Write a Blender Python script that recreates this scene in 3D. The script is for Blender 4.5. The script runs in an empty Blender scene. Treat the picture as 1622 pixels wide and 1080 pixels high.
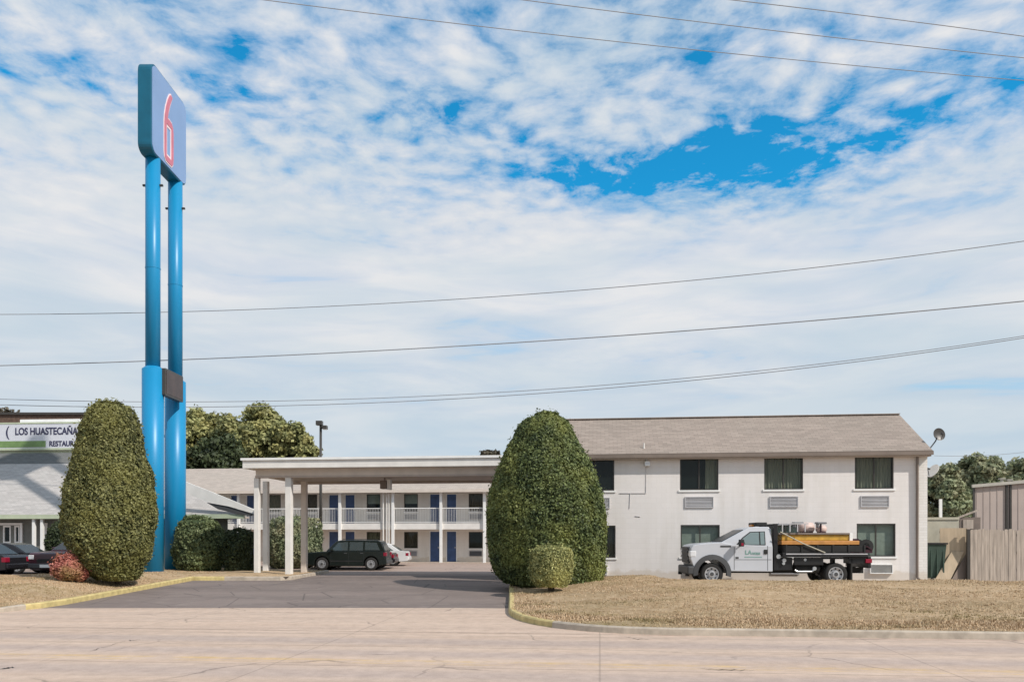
import bpy, math, random
import numpy as np
from mathutils import Vector, Matrix
random.seed(7)
rng = np.random.default_rng(11)
C = bpy.context.scene.collection
PI = math.pi
EYE = 2.0; F = 1260.0; CX = 811.0; HY = 853.0     # eye height, lens, horizon of the surveyed photograph
TH = math.radians(6.3)                            # street and buildings run this much off the view's normal
SLOPE = math.tan(TH)

def P(px, py, d): return Vector(((px-CX)*d/F, d, EYE+(HY-py)*d/F))
def X(px, d): return (px-CX)*d/F
def Z(py, d): return EYE+(HY-py)*d/F
def sstep(a, b, x):
    t = max(0.0, min(1.0, (x-a)/(b-a))) if b != a else float(x > a)
    return t*t*(3-2*t)
def pl(x, pts):
    if x <= pts[0][0]: return pts[0][1]
    for (a, b), (c, d) in zip(pts, pts[1:]):
        if x <= c: return b+(d-b)*(x-a)/(c-a)
    return pts[-1][1]

# ------------------------------------------------------------------ materials
def nodes(name):
    m = bpy.data.materials.new(name); m.use_nodes = True
    nt = m.node_tree
    return m, nt, nt.nodes['Principled BSDF']
def N(nt, t, **kw):
    n = nt.nodes.new(t)
    for k, v in kw.items():
        if k in n.inputs: n.inputs[k].default_value = v
        else: setattr(n, k, v)
    return n
def L(nt, a, b): nt.links.new(a, b)
def mixc(nt, fac, a, b, mode='MIX'):
    n = nt.nodes.new('ShaderNodeMix'); n.data_type = 'RGBA'; n.blend_type = mode; n.clamp_factor = True
    for i, v in ((0, fac), (6, a), (7, b)):
        if hasattr(v, 'default_value') or hasattr(v, 'is_linked'): L(nt, v, n.inputs[i])
        else: n.inputs[i].default_value = v if i == 0 else (tuple(v)+(1,))[:4]
    return n.outputs[2]
def ramp(nt, src, stops):
    r = nt.nodes.new('ShaderNodeValToRGB'); L(nt, src, r.inputs[0])
    e = r.color_ramp.elements
    while len(e) < len(stops): e.new(0.5)
    for i, (p, c) in enumerate(stops):
        e[i].position = p; e[i].color = (c, c, c, 1) if isinstance(c, (int, float)) else (tuple(c)+(1,))[:4]
    return r.outputs[0]
def math_(nt, op, a, b=0.0, c=None):
    n = nt.nodes.new('ShaderNodeMath'); n.operation = op
    for i, v in enumerate((a, b, c)):
        if v is None: continue
        if isinstance(v, (int, float)): n.inputs[i].default_value = v
        else: L(nt, v, n.inputs[i])
    return n.outputs[0]
def coords(nt, scale=(1, 1, 1), rot=(0, 0, 0), kind='Object'):
    tc = nt.nodes.new('ShaderNodeTexCoord'); mp = nt.nodes.new('ShaderNodeMapping')
    L(nt, tc.outputs[kind], mp.inputs[0]); mp.inputs['Scale'].default_value = scale; mp.inputs['Rotation'].default_value = rot
    return mp.outputs[0]
def noise(nt, vec, scale, detail=4, rough=.55, dist=0.0):
    n = nt.nodes.new('ShaderNodeTexNoise'); L(nt, vec, n.inputs['Vector'])
    n.inputs['Scale'].default_value = scale; n.inputs['Detail'].default_value = detail
    n.inputs['Roughness'].default_value = rough; n.inputs['Distortion'].default_value = dist
    return n.outputs[0]
def bump(nt, b, h, strength, dist=.02):
    n = nt.nodes.new('ShaderNodeBump'); n.inputs['Strength'].default_value = strength; n.inputs['Distance'].default_value = dist
    L(nt, h, n.inputs['Height']); L(nt, n.outputs[0], b.inputs['Normal'])
def plain(name, col, rough=.6, var=.12, scale=2.0, metal=0.0, bs=0.0, spec=.4, stretch=(1, 1, 1)):
    m, nt, b = nodes(name)
    v = coords(nt, stretch)
    f = ramp(nt, noise(nt, v, scale, 5), [(.3, 0.0), (.7, 1.0)])
    c = mixc(nt, f, tuple(x*(1-var) for x in col), tuple(min(1, x*(1+var)) for x in col))
    L(nt, c, b.inputs['Base Color'])
    b.inputs['Roughness'].default_value = rough; b.inputs['Metallic'].default_value = metal
    b.inputs['Specular IOR Level'].default_value = spec
    if bs: bump(nt, b, noise(nt, v, scale*12, 3), bs, .01)
    return m
def paint_wall(name, col, brick=False):
    m, nt, b = nodes(name)
    v = coords(nt)
    st = coords(nt, (1.2, 1.2, .12))
    f = ramp(nt, noise(nt, st, 1.6, 6, .6), [(.42, 0.0), (.75, 1.0)])
    c = mixc(nt, f, col, tuple(x*.84 for x in (col[0], col[1]*.99, col[2]*.95)))
    g = ramp(nt, noise(nt, v, .5, 3), [(.35, 0.0), (.7, 1.0)])
    c = mixc(nt, g, c, tuple(x*.94 for x in col))
    # splash dirt on the lowest courses, uneven
    sep = nt.nodes.new('ShaderNodeSeparateXYZ'); L(nt, v, sep.inputs[0])
    lo = ramp(nt, math_(nt, 'ADD', sep.outputs[2], math_(nt, 'MULTIPLY', noise(nt, v, 2.5, 4), -.5)), [(.0, 1.0), (.12, 0.0)])
    c = mixc(nt, math_(nt, 'MULTIPLY', lo, .5), c, (col[0]*.7, col[1]*.62, col[2]*.5))
    br = nt.nodes.new('ShaderNodeTexBrick'); 
    rot = coords(nt, (1, 1, 1), (PI/2, 0, 0)); L(nt, rot, br.inputs[0])
    br.inputs['Scale'].default_value = 1.0; br.inputs['Brick Width'].default_value = .4 if not brick else .3; br.inputs['Row Height'].default_value = .2 if not brick else .1
    br.inputs['Mortar Size'].default_value = .006; br.inputs['Mortar Smooth'].default_value = .3
    br.inputs['Color1'].default_value = (1, 1, 1, 1); br.inputs['Color2'].default_value = (.93, .93, .92, 1); br.inputs['Mortar'].default_value = (.8, .79, .78, 1)
    c = mixc(nt, .9 if brick else .35, c, br.outputs[0], 'MULTIPLY')
    L(nt, c, b.inputs['Base Color']); b.inputs['Roughness'].default_value = .75; b.inputs['Specular IOR Level'].default_value = .25
    bump(nt, b, math_(nt, 'ADD', noise(nt, v, 60, 3), math_(nt, 'MULTIPLY', br.outputs[1], -2.0 if brick else -.6)), .35, .008)
    return m
def shingle(name, col, var=.2):
    m, nt, b = nodes(name)
    v = coords(nt)
    s1 = noise(nt, coords(nt, (.35, 3.0, 3.0)), 1.6, 6, .65)
    s2 = noise(nt, v, .35, 3)
    br = nt.nodes.new('ShaderNodeTexBrick'); L(nt, coords(nt), br.inputs[0])
    br.inputs['Scale'].default_value = 1.0; br.inputs['Brick Width'].default_value = .33; br.inputs['Row Height'].default_value = .14
    br.inputs['Mortar Size'].default_value = .008; br.inputs['Color1'].default_value = (1.05, 1.05, 1.05, 1); br.inputs['Color2'].default_value = (.8, .8, .8, 1); br.inputs['Mortar'].default_value = (.55, .55, .55, 1)
    c = mixc(nt, ramp(nt, s1, [(.3, 0.0), (.75, 1.0)]), tuple(x*(1-var) for x in col), tuple(x*(1+var*.7) for x in col))
    c = mixc(nt, ramp(nt, s2, [(.4, 0.0), (.65, .7)]), c, tuple(x*(1-var*.7) for x in (col[0]*.98, col[1], col[2])))
    c = mixc(nt, .8, c, br.outputs[0], 'MULTIPLY')
    L(nt, c, b.inputs['Base Color']); b.inputs['Roughness'].default_value = .9; b.inputs['Specular IOR Level'].default_value = .15
    bump(nt, b, br.outputs[1], -.4, .01)
    return m
def leafmat(name, dark, light, alt, trans=.25):
    m, nt, b = nodes(name)
    at = nt.nodes.new('ShaderNodeAttribute'); at.attribute_name = 'tint'
    sep = nt.nodes.new('ShaderNodeSeparateColor'); L(nt, at.outputs[0], sep.inputs[0])
    c = mixc(nt, sep.outputs[0], dark, light)
    v = coords(nt)
    f = ramp(nt, noise(nt, v, .9, 3), [(.45, 0.0), (.7, 1.0)])
    c = mixc(nt, math_(nt, 'MULTIPLY', f, sep.outputs[1]), c, alt)
    L(nt, c, b.inputs['Base Color']); b.inputs['Roughness'].default_value = .55; b.inputs['Specular IOR Level'].default_value = .3
    tr = nt.nodes.new('ShaderNodeBsdfTranslucent'); L(nt, c, tr.inputs[0])
    mx = nt.nodes.new('ShaderNodeMixShader'); mx.inputs[0].default_value = trans
    L(nt, b.outputs[0], mx.inputs[1]); L(nt, tr.outputs[0], mx.inputs[2])
    L(nt, mx.outputs[0], nt.nodes['Material Output'].inputs[0])
    return m
def glass(name, col=(.03, .045, .045), alpha=.5, rough=.03):
    m, nt, b = nodes(name)
    b.inputs['Base Color'].default_value = (*col, 1); b.inputs['Roughness'].default_value = rough
    b.inputs['Specular IOR Level'].default_value = .8
    tr = nt.nodes.new('ShaderNodeBsdfTransparent'); tr.inputs[0].default_value = (.86, .9, .87, 1)
    mx = nt.nodes.new('ShaderNodeMixShader'); mx.inputs[0].default_value = alpha
    L(nt, tr.outputs[0], mx.inputs[1]); L(nt, b.outputs[0], mx.inputs[2]); L(nt, mx.outputs[0], nt.nodes['Material Output'].inputs[0])
    return m

M = {}
M['wallA'] = paint_wall('painted_wall_white', (.76, .72, .70))
M['brickA'] = paint_wall('painted_brick_white', (.76, .73, .70), True)
M['wallB'] = paint_wall('painted_wall_cream', (.76, .72, .67))
M['roofA'] = shingle('shingles_brown', (.335, .275, .235), .14)
M['roofB'] = shingle('shingles_tan', (.47, .40, .35), .12)
M['roofR'] = shingle('shingles_grey', (.45, .42, .40), .1)
M['roofR2'] = shingle('shingles_slate', (.17, .17, .165), .15)
M['white'] = plain('white_paint', (.78, .77, .75), .5, .06)
M['white2'] = plain('offwhite_paint', (.72, .69, .65), .55, .08)
M['cream'] = plain('cream_fascia', (.62, .54, .47), .6, .08)
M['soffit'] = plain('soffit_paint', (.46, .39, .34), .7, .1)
M['brown'] = plain('brown_metal', (.19, .15, .125), .5, .12)
M['frame'] = plain('dark_bronze_frame', (.05, .045, .04), .4, .1)
M['silver'] = plain('aluminium', (.5, .51, .52), .35, .1, 4, .6)
M['grille'] = plain('grey_grille', (.47, .46, .47), .5, .08)
M['grille2'] = plain('grey_grille_dark', (.2, .2, .21), .5, .08)
M['bluedoor'] = plain('blue_door_paint', (.045, .085, .20), .45, .2, 3)
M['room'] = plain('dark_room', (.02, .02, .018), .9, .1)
M['curtain'] = plain('green_curtain', (.36, .35, .27), .85, .2, 8, stretch=(4, 4, .3))
M['blind'] = plain('pale_blind', (.42, .47, .42), .7, .12, 6)
M['tan_curtain'] = plain('brown_curtain', (.16, .13, .1), .85, .3, 8, stretch=(4, 4, .3))
M['glass'] = glass('window_glass', (.03, .04, .036), alpha=.3)
M['winblk'] = glass('car_window', (.03, .04, .042), .6, .08)
M['blindglass'] = glass('pale_car_window', (.25, .32, .32), .7, .04)
M['suvglass'] = glass('suv_window', (.10, .125, .13), .5, .05)
M['darkscreen'] = plain('tinted_windscreen', (.03, .035, .038), .3, .1, spec=.15)
M['carglass'] = glass('car_glass', (.02, .03, .03), .62)
M['blue'] = plain('blue_pole_paint', (.008, .22, .44), .38, .07, 1.2, stretch=(1, 1, .2))
M['teal'] = plain('teal_sign_cabinet', (.004, .10, .17), .4, .1)
M['signface'] = plain('lavender_sign_face', (.21, .32, .53), .35, .05, .6)
M['red'] = plain('red_numeral', (.55, .17, .22), .4, .08)
M['pinkwhite'] = plain('white_outline', (.8, .66, .68), .4, .05)
M['black'] = plain('black_paint', (.015, .015, .016), .35, .3)
M['matteblack'] = plain('matte_black', (.02, .02, .02), .8, .3)
M['signdark'] = plain('dark_sign_face', (.055, .035, .03), .35, .3)
M['asphalt_stub'] = M['matteblack']
M['trunk'] = plain('bark', (.10, .075, .055), .9, .35, 6, bs=.6)
M['truckpaint'] = plain('silver_white_car_paint', (.50, .51, .54), .28, .05, 1.0)
M['flare'] = plain('grey_plastic', (.06, .06, .062), .6, .1)
M['rubber'] = plain('tyre_rubber', (.022, .021, .02), .85, .2, 10)
M['rim'] = plain('wheel_metal', (.48, .48, .49), .35, .1, 6, .4)
M['yellow'] = plain('yellow_paint', (.50, .30, .05), .5, .25, 5)
M['orange'] = plain('orange_paint', (.55, .25, .07), .5, .2, 5)
M['lamp'] = plain('lamp_glass', (.65, .65, .66), .15, .05)
M['redlamp'] = plain('red_lamp', (.25, .01, .03), .2, .1)
M['amber'] = plain('amber_lamp', (.6, .22, .03), .2, .1)
M['suv'] = plain('dark_green_car_paint', (.010, .014, .012), .2, .1)
M['darkcar'] = plain('black_car_paint', (.015, .014, .017), .2, .1)
M['marooncar'] = plain('maroon_car_paint', (.05, .018, .026), .25, .1)
M['whitecar'] = plain('white_car_paint', (.6, .59, .58), .25, .05)
M['signwhite'] = plain('sign_white', (.62, .63, .68), .4, .04)
M['signgreen'] = plain('sign_green', (.17, .27, .10), .45, .15)
M['palegreen'] = plain('pale_green_trim', (.45, .5, .36), .5, .1)
M['ink'] = plain('sign_ink', (.03, .03, .08), .5, .1)
M['textgreen'] = plain('green_lettering', (.2, .33, .30), .5, .1)
M['binoverd'] = plain('dark_green_bin', (.035, .06, .045), .6, .25, 3)
M['ply'] = plain('plywood', (.42, .33, .23), .8, .15, 2.5, stretch=(4, 4, .4))
M['plypale'] = plain('weathered_plywood', (.42, .39, .31), .8, .15, 2.5)
M['board'] = plain('weathered_fence_wood', (.40, .335, .28), .85, .3, 3, bs=.4, stretch=(5, 5, .35))
M['shed'] = plain('tan_sheet_metal', (.42, .345, .305), .55, .07, 1.5)
M['shedtrim'] = plain('pale_trim', (.42, .39, .34), .5, .1)
M['cable'] = plain('cable_insulation', (.27, .275, .29), .7, .1)
M['brickred'] = plain('brown_brick', (.12, .075, .055), .8, .3, 5)
M['ykerb'] = plain('worn_yellow_kerb_paint', (.50, .40, .18), .8, .22, 5, bs=.4)
M['kerb'] = plain('kerb_concrete', (.40, .34, .275), .85, .22, 4, bs=.4)
M['slab'] = plain('walkway_concrete', (.45, .37, .30), .85, .18, 3, bs=.3)
M['greywall'] = plain('grey_render', (.16, .165, .15), .8, .15, 3)
M['tank'] = plain('pink_white_plastic', (.6, .45, .4), .5, .15, 5)
M['leafL'] = leafmat('holly_olive', (.045, .055, .02), (.35, .34, .135), (.24, .23, .075))
M['leafR'] = leafmat('holly_green', (.028, .045, .017), (.24, .29, .11), (.24, .26, .08))
M['leafS'] = leafmat('boxwood', (.11, .125, .04), (.62, .60, .26), (.55, .52, .2))
M['leafred'] = leafmat('nandina_red', (.25, .07, .05), (.78, .32, .26), (.35, .25, .1))
M['leafP'] = leafmat('pale_shrub', (.03, .05, .018), (.27, .31, .15), (.2, .24, .1))
M['leafD'] = leafmat('dark_shrub', (.018, .028, .013), (.085, .11, .045), (.08, .095, .045))
M['leafT'] = leafmat('oak_olive', (.085, .095, .038), (.46, .46, .20), (.42, .38, .15))
M['leafG'] = leafmat('tree_green', (.075, .095, .05), (.37, .41, .23), (.38, .35, .21))
M['leafB'] = leafmat('far_brown_tree', (.05, .045, .03), (.13, .11, .075), (.12, .10, .07))

# ground materials ---------------------------------------------------
def mat_road():
    m, nt, b = nodes('road_concrete')
    v = coords(nt); vr = coords(nt, (.035, 1.3, 1), (0, 0, TH))
    vr2 = coords(nt, (.15, 3.2, 1), (0, 0, TH))
    base = mixc(nt, ramp(nt, noise(nt, vr, 1.2, 5, .6), [(.3, 0.0), (.7, 1.0)]), (.56, .415, .32), (.46, .345, .275))
    base = mixc(nt, ramp(nt, noise(nt, vr2, 1.0, 6, .7), [(.42, 0.0), (.72, .6)]), base, (.62, .49, .40))
    # worn yellow centre line
    sep = nt.nodes.new('ShaderNodeSeparateXYZ'); L(nt, coords(nt, (1, 1, 1), (0, 0, TH)), sep.inputs[0])
    for yc, w, amt, col in ((12.78, .10, .8, (.60, .41, .19)), (12.5, .06, .5, (.60, .41, .19))):
        dd = math_(nt, 'ABSOLUTE', math_(nt, 'SUBTRACT', sep.outputs[1], yc))
        ln = ramp(nt, dd, [(w*.6, 1.0), (w*1.6, 0.0)])
        ln = math_(nt, 'MULTIPLY', ln, ramp(nt, noise(nt, v, 1.3, 6, .7), [(.4, 0.0), (.65, 1.0)]))
        base = mixc(nt, math_(nt, 'MULTIPLY', ln, amt), base, col)
    for yc, w, dark in ((15.2, .6, .86), (13.6, .5, .95), (11.5, .6, .93)):  # tyre-polished tracks
        dd = math_(nt, 'ABSOLUTE', math_(nt, 'SUBTRACT', sep.outputs[1], yc))
        ln = ramp(nt, dd, [(w*.3, 1.0), (w*1.1, 0.0)])
        base = mixc(nt, math_(nt, 'MULTIPLY', ln, .55), base, (.34*dark/.8, .275*dark/.8, .25*dark/.8))
    # slab joints
    for yc in (16.25, 14.45, 12.2, 10.0):
        dd = math_(nt, 'ABSOLUTE', math_(nt, 'SUBTRACT', sep.outputs[1], yc))
        base = mixc(nt, math_(nt, 'MULTIPLY', ramp(nt, dd, [(.012, 1.0), (.03, 0.0)]), .45), base, (.15, .12, .10))
    mod = math_(nt, 'PINGPONG', sep.outputs[0], 2.6)
    base = mixc(nt, math_(nt, 'MULTIPLY', ramp(nt, mod, [(.008, 1.0), (.022, 0.0)]), .35), base, (.16, .13, .11))
    # crazing
    vo = nt.nodes.new('ShaderNodeTexVoronoi'); vo.feature = 'DISTANCE_TO_EDGE'; vo.inputs['Scale'].default_value = .33
    n3 = nt.nodes.new('ShaderNodeTexNoise'); n3.inputs['Scale'].default_value = .8; n3.inputs['Detail'].default_value = 7; L(nt, v, n3.inputs['Vector']); wv = mixc(nt, .9, v, n3.outputs[1], 'ADD'); L(nt, wv, vo.inputs['Vector'])
    ck = math_(nt, 'MULTIPLY', ramp(nt, vo.outputs[0], [(.004, 1.0), (.011, 0.0)]), ramp(nt, noise(nt, v, .3, 2), [(.5, 0.0), (.6, .5)]))
    base = mixc(nt, ck, base, (.11, .09, .08))
    fine = noise(nt, v, 45, 4, .7)
    base = mixc(nt, .6, base, ramp(nt, fine, [(.25, .72), (.75, 1.18)]), 'MULTIPLY')
    st = ramp(nt, noise(nt, v, 3.1, 6, .75), [(.3, .80), (.7, 1.1)]); base = mixc(nt, .95, base, st, 'MULTIPLY')
    L(nt, base, b.inputs['Base Color']); b.inputs['Roughness'].default_value = .85; b.inputs['Specular IOR Level'].default_value = .25
    bump(nt, b, fine, .35, .01)
    return m
def mat_asphalt():
    m, nt, b = nodes('asphalt')
    v = coords(nt); vr = coords(nt, (.3, 1, 1))
    c = mixc(nt, ramp(nt, noise(nt, vr, .5, 6, .6), [(.38, 0.0), (.66, 1.0)]), (.165, .132, .118), (.225, .178, .158))
    sep = nt.nodes.new('ShaderNodeSeparateXYZ'); L(nt, v, sep.inputs[0])
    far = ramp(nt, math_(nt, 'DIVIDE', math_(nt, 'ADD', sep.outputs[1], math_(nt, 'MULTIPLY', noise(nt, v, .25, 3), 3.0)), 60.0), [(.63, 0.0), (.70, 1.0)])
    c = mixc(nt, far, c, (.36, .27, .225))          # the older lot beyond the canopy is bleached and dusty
    dust = ramp(nt, noise(nt, v, 1.8, 7, .72), [(.52, 0.0), (.8, .7)])
    c = mixc(nt, dust, c, (.29, .24, .21))
    vo = nt.nodes.new('ShaderNodeTexVoronoi'); vo.feature = 'DISTANCE_TO_EDGE'; vo.inputs['Scale'].default_value = .45; L(nt, v, vo.inputs['Vector'])
    c = mixc(nt, ramp(nt, vo.outputs[0], [(.003, .6), (.01, 0.0)]), c, (.05, .042, .04))
    fine = noise(nt, v, 60, 3, .7)
    c = mixc(nt, .6, c, ramp(nt, fine, [(.25, .7), (.75, 1.25)]), 'MULTIPLY')
    L(nt, c, b.inputs['Base Color']); b.inputs['Roughness'].default_value = .8; b.inputs['Specular IOR Level'].default_value = .3
    bump(nt, b, fine, .4, .01)
    return m
def mat_lawn():
    m, nt, b = nodes('dry_lawn')
    v = coords(nt); vr = coords(nt, (.3, 1, 1))
    c = mixc(nt, ramp(nt, noise(nt, vr, .7, 6, .65), [(.36, 0.0), (.64, 1.0)]), (.50, .355, .215), (.36, .25, .145))
    c = mixc(nt, ramp(nt, noise(nt, v, 2.6, 7, .75), [(.45, 0.0), (.7, .9)]), c, (.62, .47, .32))
    c = mixc(nt, ramp(nt, noise(nt, vr, .45, 4, .6), [(.48, 0.0), (.68, .6)]), c, (.24, .19, .10))
    c = mixc(nt, ramp(nt, noise(nt, vr, 1.9, 6, .8), [(.58, 0.0), (.72, .7)]), c, (.13, .085, .05))
    fine = noise(nt, v, 30, 5, .8)
    c = mixc(nt, .55, c, ramp(nt, fine, [(.3, .68), (.7, 1.18)]), 'MULTIPLY')
    L(nt, c, b.inputs['Base Color']); b.inputs['Roughness'].default_value = .95; b.inputs['Specular IOR Level'].default_value = .1
    bump(nt, b, fine, .8, .05)
    return m
M['road'] = mat_road(); M['asphalt'] = mat_asphalt(); M['lawn'] = mat_lawn()
M['ground'] = plain('far_ground', (.22, .18, .11), .95, .3, .05)
def mat_grass():
    m, nt, b = nodes('dry_grass_blades')
    at = nt.nodes.new('ShaderNodeAttribute'); at.attribute_name = 'tint'
    sep = nt.nodes.new('ShaderNodeSeparateColor'); L(nt, at.outputs[0], sep.inputs[0])
    c = mixc(nt, sep.outputs[0], (.42, .295, .18), (.60, .45, .30))
    c = mixc(nt, math_(nt, 'MULTIPLY', ramp(nt, noise(nt, coords(nt, (.3, 1, 1)), .8, 4), [(.5, 0.0), (.7, 1.0)]), .8), c, (.19, .165, .06))
    L(nt, c, b.inputs['Base Color']); b.inputs['Roughness'].default_value = .8; b.inputs['Specular IOR Level'].default_value = .2
    return m
M['grass'] = mat_grass()

# ------------------------------------------------------------------ objects
def tag(o, label=None, cat=None, group=None, kind=None):
    if label: o['label'] = label
    if cat: o['category'] = cat
    if group: o['group'] = group
    if kind: o['kind'] = kind
    return o
def thing(name, label, cat, loc=(0, 0, 0), rz=0, group=None):
    o = bpy.data.objects.new(name, None); C.objects.link(o); o.location = loc; o.rotation_euler = (0, 0, rz)
    o.empty_display_size = .3
    return tag(o, label, cat, group)
class MB:
    def __init__(s): s.v = []; s.f = []; s.mi = []; s.ms = []
    def _m(s, m):
        if m not in s.ms: s.ms.append(m)
        return s.ms.index(m)
    def add(s, vs, fs, m=None):
        k = len(s.v); s.v += [tuple(x) for x in vs]
        i = s._m(m)
        for f in fs: s.f.append(tuple(k+j for j in f)); s.mi.append(i)
        return s
    def box(s, x0, x1, y0, y1, z0, z1, m=None):
        v = [(x, y, z) for z in (z0, z1) for y in (y0, y1) for x in (x0, x1)]
        return s.add(v, [(0, 2, 3, 1), (4, 5, 7, 6), (0, 1, 5, 4), (2, 6, 7, 3), (0, 4, 6, 2), (1, 3, 7, 5)], m)
    def obox(s, p0, p1, w, h, m=None, up=(0, 0, 1)):     # a bar from p0 to p1
        p0, p1 = Vector(p0), Vector(p1); d = (p1-p0).normalized(); u = Vector(up)
        if abs(d.dot(u)) > .99: u = Vector((0, 1, 0))
        a = d.cross(u).normalized()*w/2; b = a.cross(d).normalized()*h/2
        v = [p+i*a+j*b for p in (p0, p1) for i, j in ((-1, -1), (1, -1), (1, 1), (-1, 1))]
        return s.add(v, [(0, 1, 2, 3), (7, 6, 5, 4), (0, 4, 5, 1), (1, 5, 6, 2), (2, 6, 7, 3), (3, 7, 4, 0)], m)
    def tube(s, pts, r, n=8, m=None, cap=True):
        pts = [Vector(p) for p in pts]; rs = r if isinstance(r, (list, tuple)) else [r]*len(pts)
        vs = []; 
        for i, p in enumerate(pts):
            d = (pts[min(i+1, len(pts)-1)]-pts[max(i-1, 0)]).normalized()
            u = Vector((0, 0, 1)) if abs(d.z) < .95 else Vector((1, 0, 0))
            a = d.cross(u).normalized(); b = a.cross(d).normalized()
            for k in range(n):
                t = 2*PI*k/n; vs.append(p+(a*math.cos(t)+b*math.sin(t))*rs[i])
        fs = [(i*n+k, i*n+(k+1) % n, (i+1)*n+(k+1) % n, (i+1)*n+k) for i in range(len(pts)-1) for k in range(n)]
        if cap: fs += [tuple(range(n))[::-1], tuple((len(pts)-1)*n+k for k in range(n))]
        return s.add(vs, fs, m)
    def prism(s, poly, y0, y1, m=None, w=None):           # poly in (x,z), between y0 and y1 ; w(z)->scale of y
        n = len(poly)
        f = (lambda y, z: y) if w is None else (lambda y, z: y*w(z))
        v = [(x, f(y0, z), z) for x, z in poly]+[(x, f(y1, z), z) for x, z in poly]
        return s.add(v, [tuple(range(n)), tuple(range(2*n-1, n-1, -1))]+[(i, n+i, n+(i+1) % n, (i+1) % n) for i in range(n)], m)
    def build(s, name, mat=None, parent=None, bevel=0, smooth=False, loc=None, seg=2):
        me = bpy.data.meshes.new(name)
        v = s.v
        if loc is not None: v = [(a-loc[0], b-loc[1], c-loc[2]) for a, b, c in v]
        me.from_pydata(v, [], s.f)
        for mm in s.ms: me.materials.append(M[mm] if isinstance(mm, str) else (M[mat] if isinstance(mat, str) else mat))
        me.polygons.foreach_set('material_index', s.mi)
        if smooth: me.polygons.foreach_set('use_smooth', [True]*len(me.polygons))
        import bmesh
        bm = bmesh.new(); bm.from_mesh(me); bmesh.ops.recalc_face_normals(bm, faces=bm.faces); bm.to_mesh(me); bm.free()
        me.update()
        o = bpy.data.objects.new(name, me); C.objects.link(o)
        if loc is not None: o.location = loc
        if parent: o.parent = parent
        if bevel:
            b = o.modifiers.new('b', 'BEVEL'); b.width = bevel; b.segments = seg; b.limit_method = 'ANGLE'; b.angle_limit = math.radians(35); b.harden_normals = False
        return o
def struct(o): o['kind'] = 'structure'; return o
def copy_tree(o, parent=None):
    c = o.copy(); C.objects.link(c)
    if parent: c.parent = parent
    for ch in list(o.children): copy_tree(ch, c)
    return c
def text_mesh(body, name, mat, size, loc, rot, parent, ext=.01, sx=1.0, bold=0.0, align='LEFT'):
    cu = bpy.data.curves.new(name, 'FONT'); cu.body = body; cu.size = size; cu.extrude = ext; cu.offset = bold; cu.align_x = align
    o = bpy.data.objects.new(name, cu); C.objects.link(o)
    dg = bpy.context.evaluated_depsgraph_get(); me = bpy.data.meshes.new_from_object(o.evaluated_get(dg))
    bpy.data.objects.remove(o)
    me.materials.clear(); me.materials.append(M[mat])
    o = bpy.data.objects.new(name, me); C.objects.link(o); o.location = loc; o.rotation_euler = rot; o.scale = (sx, 1, 1); o.parent = parent
    return o

# a frame standing in the world: local x along the street, local y away from it
class Frame:
    def __init__(s, px, d, th=TH, base=0):
        s.o = Vector((X(px, d), d)); s.th = th; s.base = base
        s.u = Vector((math.cos(th), -math.sin(th))); s.v = Vector((math.sin(th), math.cos(th)))
    def at(s, px, py=None, y=0.0):      # where the sight line through a photo point meets the plane local-y = y
        a = (px-CX)/F; r = Vector((a, 1)); t = (y+s.o.dot(s.v))/r.dot(s.v)
        lx = t*r.dot(s.u)-s.o.dot(s.u)
        return (lx, None if py is None else EYE+(HY-py)*t/F-s.base)
    def world(s, lx, ly, z=0): p = s.o+s.u*lx+s.v*ly; return Vector((p.x, p.y, z+s.base))
    def thing(s, name, label, cat, group=None): return thing(name, label, cat, (s.o.x, s.o.y, s.base), -s.th, group)

# ------------------------------------------------------------------ terrain
def zA(y): return pl(y, [(16, 0), (22, .03), (28, .17), (33, .29), (36, .31), (45, .24), (53, .34), (60, .4)])
def Rroad(x): return 15.95-(x-10.27)*SLOPE-.1          # the kerb line of the street
def grid_mesh(name, pts, mat, kind='structure', smooth=True):   # pts[i][j] or None
    mb = MB(); idx = {}
    for i, r in enumerate(pts):
        for j, p in enumerate(r):
            idx[i, j] = len(mb.v); mb.v.append(tuple(p))
    mb._m(None)
    for i in range(len(pts)-1):
        for j in range(len(pts[0])-1):
            mb.f.append((idx[i, j], idx[i+1, j], idx[i+1, j+1], idx[i, j+1])); mb.mi.append(0)
    o = mb.build(name, mat, smooth=smooth); o['kind'] = kind; return o
g = MB(); g.add([(-900, -300, -.25), (900, -300, -.25), (900, 1500, -.25), (-900, 1500, -.25)], [(0, 1, 2, 3)]); struct(g.build('ground', 'ground'))
g = MB(); g.add([(-150, -30, 0), (150, -30, 0), (150, Rroad(150), 0), (-150, Rroad(-150), 0)], [(0, 1, 2, 3)]); struct(g.build('road', 'road'))
# concrete apron between the street and the asphalt drive
ap = []
for x in np.linspace(-14.6, 3.6, 34):
    y0 = Rroad(x)-.15; y1 = 22.75+.03*math.sin(x*3.1)+.02*math.sin(x*9)-.05*x/10-.35*(x+7)/14
    ap.append([Vector((x, y0+(y1-y0)*t, .004+.03*t)) for t in np.linspace(0, 1, 5)])
M['apron'] = M['road'].copy(); M['apron'].name = 'apron_concrete'
grid_mesh('driveway_apron', ap, 'apron')
lot = []
for x in np.linspace(-13.45, .05, 20):
    lot.append([Vector((x, y, zA(y)-.012)) for y in np.linspace(22.2, 27.2, 8)])
grid_mesh('driveway', lot, 'asphalt')
lot = []
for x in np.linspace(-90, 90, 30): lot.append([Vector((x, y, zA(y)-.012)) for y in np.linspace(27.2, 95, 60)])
grid_mesh('parking_lot', lot, 'asphalt')

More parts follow.
